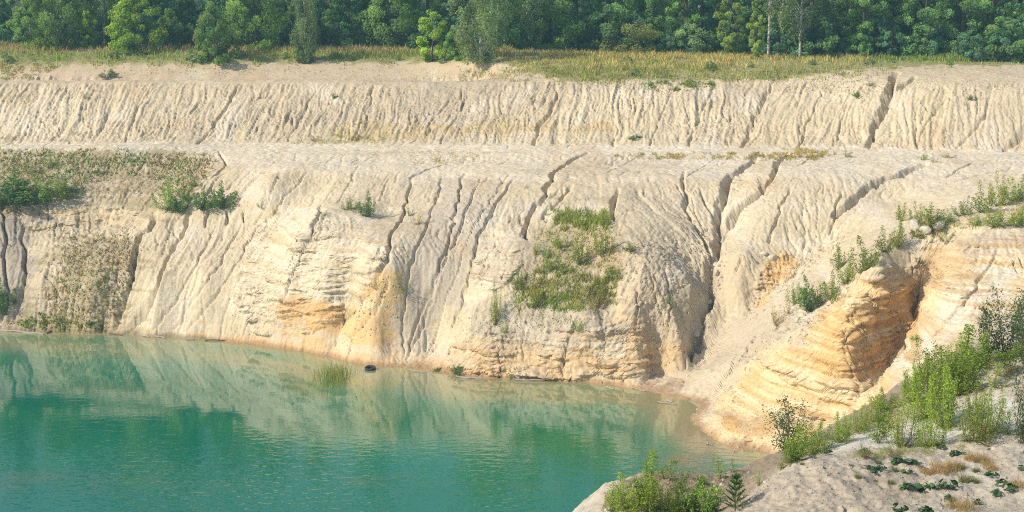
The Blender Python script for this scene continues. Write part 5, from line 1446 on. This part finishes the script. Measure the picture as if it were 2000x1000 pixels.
# reeds standing in the shallows
n = 900
cx, cy, _ = at_z(652, 738, 0)
P = np.stack([cx + gg.normal(0, .85, n), cy + gg.normal(0, 1.9, n), np.full(n, -.1)], 1)
V, c8 = tuft_blades(P, gg.uniform(.4, 1.15, n), gg, jitter_col((.22, .28, .07), n, gg, .2, .3), .03, .22)
o = link(bpy.data.objects.new('reed_clump', mesh_faces('reed_clump', V, 4, c8, M_GRASS))); tag(o, 'yellow green reed clump standing in the shallow water', 'reeds')
print('grass', time.time() - T0)

# ------------------------------------------------------------------ tyre, driftwood, stones
def bm_object(name, bm, mat, smooth_=True):
    me = bpy.data.meshes.new(name); bm.to_mesh(me); bm.free()
    if smooth_:
        me.polygons.foreach_set('use_smooth', [True] * len(me.polygons))
    me.materials.append(mat)
    return link(bpy.data.objects.new(name, me))


import bmesh
M_RUB = plain_material('rubber', (.035, .037, .045), .7, .3, 30)
M_DRIFT = plain_material('driftwood', (.46, .40, .33), .9, .35, 6, (1, 8, 8))
M_WET = plain_material('wet_log', (.20, .15, .11), .8, .35, 6, (1, 8, 8))
M_ROCK = plain_material('pale_stone', (.60, .55, .46), .95, .25, 4)


def tyre_bm(Rr, rr):
    bm = bmesh.new()
    prof = [(.62, -.55), (.62, .55), (.72, .8), (.92, .92), (1.0, .7), (1.0, -.7), (.92, -.92), (.72, -.8)]
    nseg = 48
    rings = []
    for i in range(nseg):
        a = i / nseg * 2 * math.pi
        k = 1 + (.02 if i % 2 else 0)
        rings.append([bm.verts.new((Rr * p[0] * (k if p[0] >= 1 else 1) * math.cos(a), Rr * p[0] * (k if p[0] >= 1 else 1) * math.sin(a), rr * p[1])) for p in prof])
    for i in range(nseg):
        A_, B_ = rings[i], rings[(i + 1) % nseg]
        for j in range(len(prof)):
            bm.faces.new((A_[j], B_[j], B_[(j + 1) % len(prof)], A_[(j + 1) % len(prof)]))
    return bm


x, y, z_ = at_z(723, 720, .12)
o = bm_object('tyre', tyre_bm(.52, .17), M_RUB); o.location = (x, y, .14); o.rotation_euler = (R(6), R(-5), .4)
tag(o, 'dark worn tyre lying flat in the water at the shore', 'tyre')


def log_obj(name, p0, p1, r, mat, label, cat, seed):
    g = np.random.default_rng(seed)
    a = np.array(p0); b_ = np.array(p1)
    t = np.linspace(0, 1, 7)[:, None]
    path = a + (b_ - a) * t + g.standard_normal((7, 3)) * r * .25
    rad = r * (1 - .35 * t[:, 0]) * (1 + .1 * g.standard_normal(7))
    path = np.concatenate([path[:1], path, path[-1:]]); rad = np.concatenate([[.001], rad, [.001]])
    d = unit((b_ - a)[None])[0]
    path[0] -= d * .001; path[-1] += d * .001
    # constant frame for a straight log
    u = unit(np.cross(d, [0, 0, 1.0])[None])[0]; v = np.cross(d, u)
    ang = np.linspace(0, 2 * np.pi, 8, endpoint=False)
    ring = path[:, None] + rad[:, None, None] * (np.cos(ang)[None, :, None] * u + np.sin(ang)[None, :, None] * v)
    nx = np.roll(ring, -1, 1)
    Vv = np.stack([ring[:-1], nx[:-1], nx[1:], ring[1:]], 2).reshape(-1, 3)
    o = link(bpy.data.objects.new(name, mesh_faces(name, Vv, 4, None, mat, False)))
    tag(o, label, cat)
    return o


LOGS = [((0, 644), (86, 652), .13, 'd', 'long pale log along the shore at the far left'), ((90, 650), (104, 646), .12, 'w', 'short dark log end right of the long pale log'), ((110, 647), (148, 646), .09, 'd', 'pale driftwood piece below the weedy slope'), ((152, 645), (178, 648), .08, 'd', 'thin pale branch right of the driftwood under the weeds'),
        ((214, 651), (240, 654), .10, 'w', 'dark short log at the mouth of the left gully'), ((278, 655), (292, 658), .10, 'd', 'bleached plank end on the shore'), ((296, 656), (324, 659), .09, 'd', 'bleached plank right of the short plank end'), ((364, 662), (384, 663), .07, 'd', 'small bleached stick on the muddy shore'), ((400, 664), (455, 665), .08, 'w', 'long dark stick on the shore under the cream cliff'),
        ((891, 736), (943, 739), .11, 'd', 'pale log at the water edge right of the round bush'), ((1006, 742), (1064, 743), .10, 'd', 'pale log at the water edge left of the dark crack'), ((800, 723), (830, 727), .07, 'd', 'pale stick beside the creeping green plants'),
        ((1284, 785), (1322, 789), .07, 'd', 'thin stick floating off the talus tip'), ((1303, 781), (1312, 785), .10, 'd', 'short bright stick crossing the floating one'), ((1235, 757), (1260, 764), .05, 'd', 'thin branch lying in the shallows left of the talus tip'), ((1185, 755), (1198, 760), .06, 'd', 'short white stick in the shallows'),
        ((1380, 866), (1390, 868), .09, 'd', 'white piece of wood on the red muddy shore'), ((1432, 879), (1440, 881), .08, 'd', 'small pale piece of wood farther along the red shore')]
for i, (p0, p1, r, mm_, lb) in enumerate(LOGS):
    log_obj('driftwood', at_z(*p0, .12), at_z(*p1, .10), r, M_DRIFT if mm_ == 'd' else M_WET, lb, 'driftwood', 600 + i)


def stone_bm(seed, sx, sy, sz):
    g = np.random.default_rng(seed)
    bm = bmesh.new(); bmesh.ops.create_icosphere(bm, subdivisions=4, radius=1)
    co_ = np.array([v.co for v in bm.verts])
    for k in range(9):
        n_ = unit(g.standard_normal((1, 3)))[0]; dd = g.uniform(.62, .9)
        s = co_ @ n_
        co_ = co_ - np.maximum(s - dd, 0)[:, None] * n_ * .85
    co_ += (.07 * fbm(co_[:, 0] * 2.2 + seed, co_[:, 1] * 2.2 + co_[:, 2] * 1.7, 3, 5))[:, None] * unit(co_)
    for v, c in zip(bm.verts, co_):
        v.co = (c[0] * sx, c[1] * sy, c[2] * sz)
    return bm


STN = [(1787, 447, .85, .6, .75, 'f', 'white pointed boulder at the top of the ochre cliff'), (1835, 443, .9, .6, .45, 'f', 'low white boulder behind the dry grass at the cliff top'), (1808, 452, .6, .5, .4, 'f', 'small pale boulder between the two white ones'), (1985, 388, 1.0, .7, .6, 'f', 'pale boulder among the bushes at the upper right'),
       (1192, 1000, .28, .2, .16, 'n', 'small pale rock at the bottom left tip of the rim'), (1216, 1003, .22, .2, .12, 'n', 'flat pale rock right of the small one at the rim tip'), (1494, 942, .09, .07, .05, 'n', 'white pebble beside the mound'), (1410, 948, .12, .1, .07, 'n', 'pale ochre pebble on the rim'),
       (1012, 735, .35, .3, .3, 'f', 'pale block at the waterline left of the dark crack'), (1510, 505, .5, .45, .4, 'f', 'pale rock left of the ochre pinnacle in the hollow'), (1494, 497, .4, .4, .3, 'f', 'grey rock at the upper edge of the hollow'), (1396, 520, .4, .35, .35, 'f', 'grey block jammed high in the deep ravine'), (1385, 590, .35, .3, .3, 'f', 'pale block lying in the deep ravine'), (1360, 655, .45, .4, .4, 'f', 'grey block at the foot of the deep ravine')]
for i, (px, py, a_, b_, c_, wh, lb) in enumerate(STN):
    x, y, z_, o_ = (far_hit if wh == 'f' else near_hit)([px], [min(py, 1003)])
    if not o_[0]:
        continue
    o = bm_object('boulder' if max(a_, b_) > .3 else 'stone', stone_bm(700 + i, a_, b_, c_), M_ROCK); o.location = (x[0], y[0], z_[0] + c_ * .25); o.rotation_euler = (0, 0, gt.uniform(0, 6))
    tag(o, lb, 'boulder' if max(a_, b_) > .3 else 'stone')
gv = []
ico = bmesh.new(); bmesh.ops.create_icosphere(ico, subdivisions=1, radius=1)
it = np.array([[v.co[:] for v in f.verts] for f in ico.faces]); ico.free()
for poly, n, s in [([(1180, 1000), (1210, 940), (1480, 925), (1560, 900), (1440, 1000)], 900, .022), ([(1440, 1000), (1540, 910), (1700, 890), (2000, 880), (2000, 1000)], 1500, .018), ([(1560, 890), (1640, 820), (1760, 750), (2000, 640), (2000, 870), (1740, 880)], 900, .02)]:
    P = np.array(poly, float); pts = gg.uniform(P.min(0), P.max(0), (n * 3, 2))
    pts = pts[sample_mask(poly_mask(poly, 1), np.minimum(pts[:, 0], 1999), np.minimum(pts[:, 1], 999)) > .5][:n]
    x, y, zv, ok = near_hit(pts[:, 0], pts[:, 1])
    for xx, yy, z0 in zip(x[ok], y[ok], zv[ok]):
        sc_ = s * gg.lognormal(-.2, .6) * gg.uniform(.6, 1.2, 3)
        an = gg.uniform(0, 6.28); c0, s0 = math.cos(an), math.sin(an)
        t = it * sc_
        t = np.stack([t[..., 0] * c0 - t[..., 1] * s0, t[..., 0] * s0 + t[..., 1] * c0, t[..., 2]], -1)
        gv.append(t.reshape(-1, 3) + np.array([xx, yy, z0 + sc_[2] * .2]))
tag(link(bpy.data.objects.new('gravel', mesh_faces('gravel', np.concatenate(gv), 3, None, plain_material('gravel_stone', (.46, .41, .34), .95, .35, 9)))), 'small stones and clods strewn on the near rim', 'gravel', kind='stuff')
# crumbled clods and small rubble under the broken faces: too many to count
RUB = [([(1400, 470), (1425, 450), (1410, 560), (1370, 660), (1345, 690), (1370, 600)], 260, .17), ([(1480, 530), (1560, 510), (1650, 455), (1640, 480), (1560, 550), (1450, 640)], 420, .15), ([(1200, 480), (1400, 450), (1390, 560), (1330, 700), (1270, 735), (1240, 620)], 700, .12), ([(880, 620), (1230, 620), (1260, 700), (900, 700)], 700, .11),
       ([(620, 560), (770, 540), (780, 620), (680, 680)], 420, .11), ([(90, 440), (290, 440), (240, 600), (70, 600)], 500, .10), ([(0, 300), (420, 310), (390, 390), (0, 390)], 600, .10), ([(1450, 680), (1600, 590), (1730, 530), (1700, 560), (1560, 660), (1460, 740)], 420, .10), ([(440, 560), (560, 540), (620, 640), (460, 660)], 300, .09), ([(1380, 800), (1440, 760), (1600, 800), (1500, 880), (1400, 850)], 400, .09), ([(1480, 155), (2000, 160), (2000, 185), (1500, 180)], 300, .12), ([(1360, 785), (1345, 820), (1430, 880), (1510, 893), (1440, 870)], 160, .08)]
VV = []
ico = bmesh.new(); bmesh.ops.create_icosphere(ico, subdivisions=1, radius=1)
it = np.array([[v.co[:] for v in f.verts] for f in ico.faces]); ico.free()
for poly, n, s in RUB:
    P = np.array(poly, float); pts = gg.uniform(P.min(0), P.max(0), (n * 3, 2))
    pts = pts[sample_mask(poly_mask(poly, 1), pts[:, 0], pts[:, 1]) > .5][:n]
    x, y, zv, ok = far_hit(pts[:, 0], pts[:, 1])
    for xx, yy, z0 in zip(x[ok], y[ok], zv[ok]):
        sc_ = s * .62 * gg.lognormal(-.2, .5) * gg.uniform(.6, 1.2, 3)
        an = gg.uniform(0, 6.28); c0, s0 = math.cos(an), math.sin(an)
        t = it * sc_ * (1 + 0 * it)
        t = np.stack([t[..., 0] * c0 - t[..., 1] * s0, t[..., 0] * s0 + t[..., 1] * c0, t[..., 2]], -1)
        VV.append(t.reshape(-1, 3) + np.array([xx, yy, z0 + sc_[2] * .05]))
me = mesh_faces('rubble', np.concatenate(VV), 3, None, plain_material('rubble_sand', (.56, .48, .36), .95, .15, 1.2))
tag(link(bpy.data.objects.new('rubble', me)), 'crumbled sand clods scattered below the broken faces', 'rubble', kind='stuff')
print('small things', time.time() - T0)


# air between the camera and the forest
me = bpy.data.meshes.new('haze'); bmh = bmesh.new(); bmesh.ops.create_cube(bmh, size=1); bmh.to_mesh(me); bmh.free()
mh_ = bpy.data.materials.new('air'); mh_.use_nodes = True; nh = mh_.node_tree
nh.nodes.remove(nh.nodes['Principled BSDF'])
pv = nh.nodes.new('ShaderNodeVolumePrincipled'); pv.inputs['Color'].default_value = (.36, .72, 1, 1); pv.inputs['Density'].default_value = HAZE; pv.inputs['Anisotropy'].default_value = .25
nh.links.new(pv.outputs[0], nh.nodes['Material Output'].inputs['Volume'])
me.materials.append(mh_)
hz = link(bpy.data.objects.new('haze', me)); hz.scale = (5400, 3200, 58); hz.location = (0, 1100, 22.6); tag(hz, 'thin bluish summer air over the quarry', 'haze', kind='stuff')


# ================================================================== camera, light, sky
cam = bpy.data.cameras.new('camera'); co = link(bpy.data.objects.new('camera', cam))
cam.sensor_width = 36; cam.lens = FPX / 2000 * 36; cam.clip_end = 6000; cam.clip_start = .5
co.location = (0, 0, CAM_H); co.rotation_euler = (math.pi / 2 - PITCH, 0, 0)
SC.camera = co

SUN_EL, SUN_AZ = 38, -65          # azimuth measured from straight behind the camera, negative = left
sv = Vector((math.sin(R(SUN_AZ)) * math.cos(R(SUN_EL)), -math.cos(R(SUN_AZ)) * math.cos(R(SUN_EL)), math.sin(R(SUN_EL))))
sd = bpy.data.lights.new('sun', 'SUN'); sd.energy = 4.2; sd.angle = R(.6); sd.color = (1, .90, .73)
so = link(bpy.data.objects.new('sun', sd)); so.rotation_euler = sv.to_track_quat('Z', 'Y').to_euler(); so.location = (-60, 0, 90)
w = bpy.data.worlds.new('World'); SC.world = w; w.use_nodes = True
nt = w.node_tree
sk = nt.nodes.new('ShaderNodeTexSky'); sk.sky_type = 'NISHITA'; sk.sun_disc = False
sk.sun_elevation = R(SUN_EL); sk.sun_rotation = math.atan2(sv.x, sv.y); sk.air_density = 1.2; sk.dust_density = 2.0
nt.links.new(sk.outputs[0], nt.nodes['Background'].inputs[0]); nt.nodes['Background'].inputs[1].default_value = .125
SC.view_settings.view_transform = 'Standard'; SC.view_settings.look = 'None'; SC.view_settings.exposure = .03; SC.view_settings.gamma = 1
SC.render.engine = 'CYCLES'
SC.cycles.use_denoising = False
SC.cycles.filter_width = 1.05
SC.cycles.max_bounces = 6
SC.cycles.volume_bounces = 1; SC.cycles.volume_step_rate = 4
print('done', time.time() - T0)
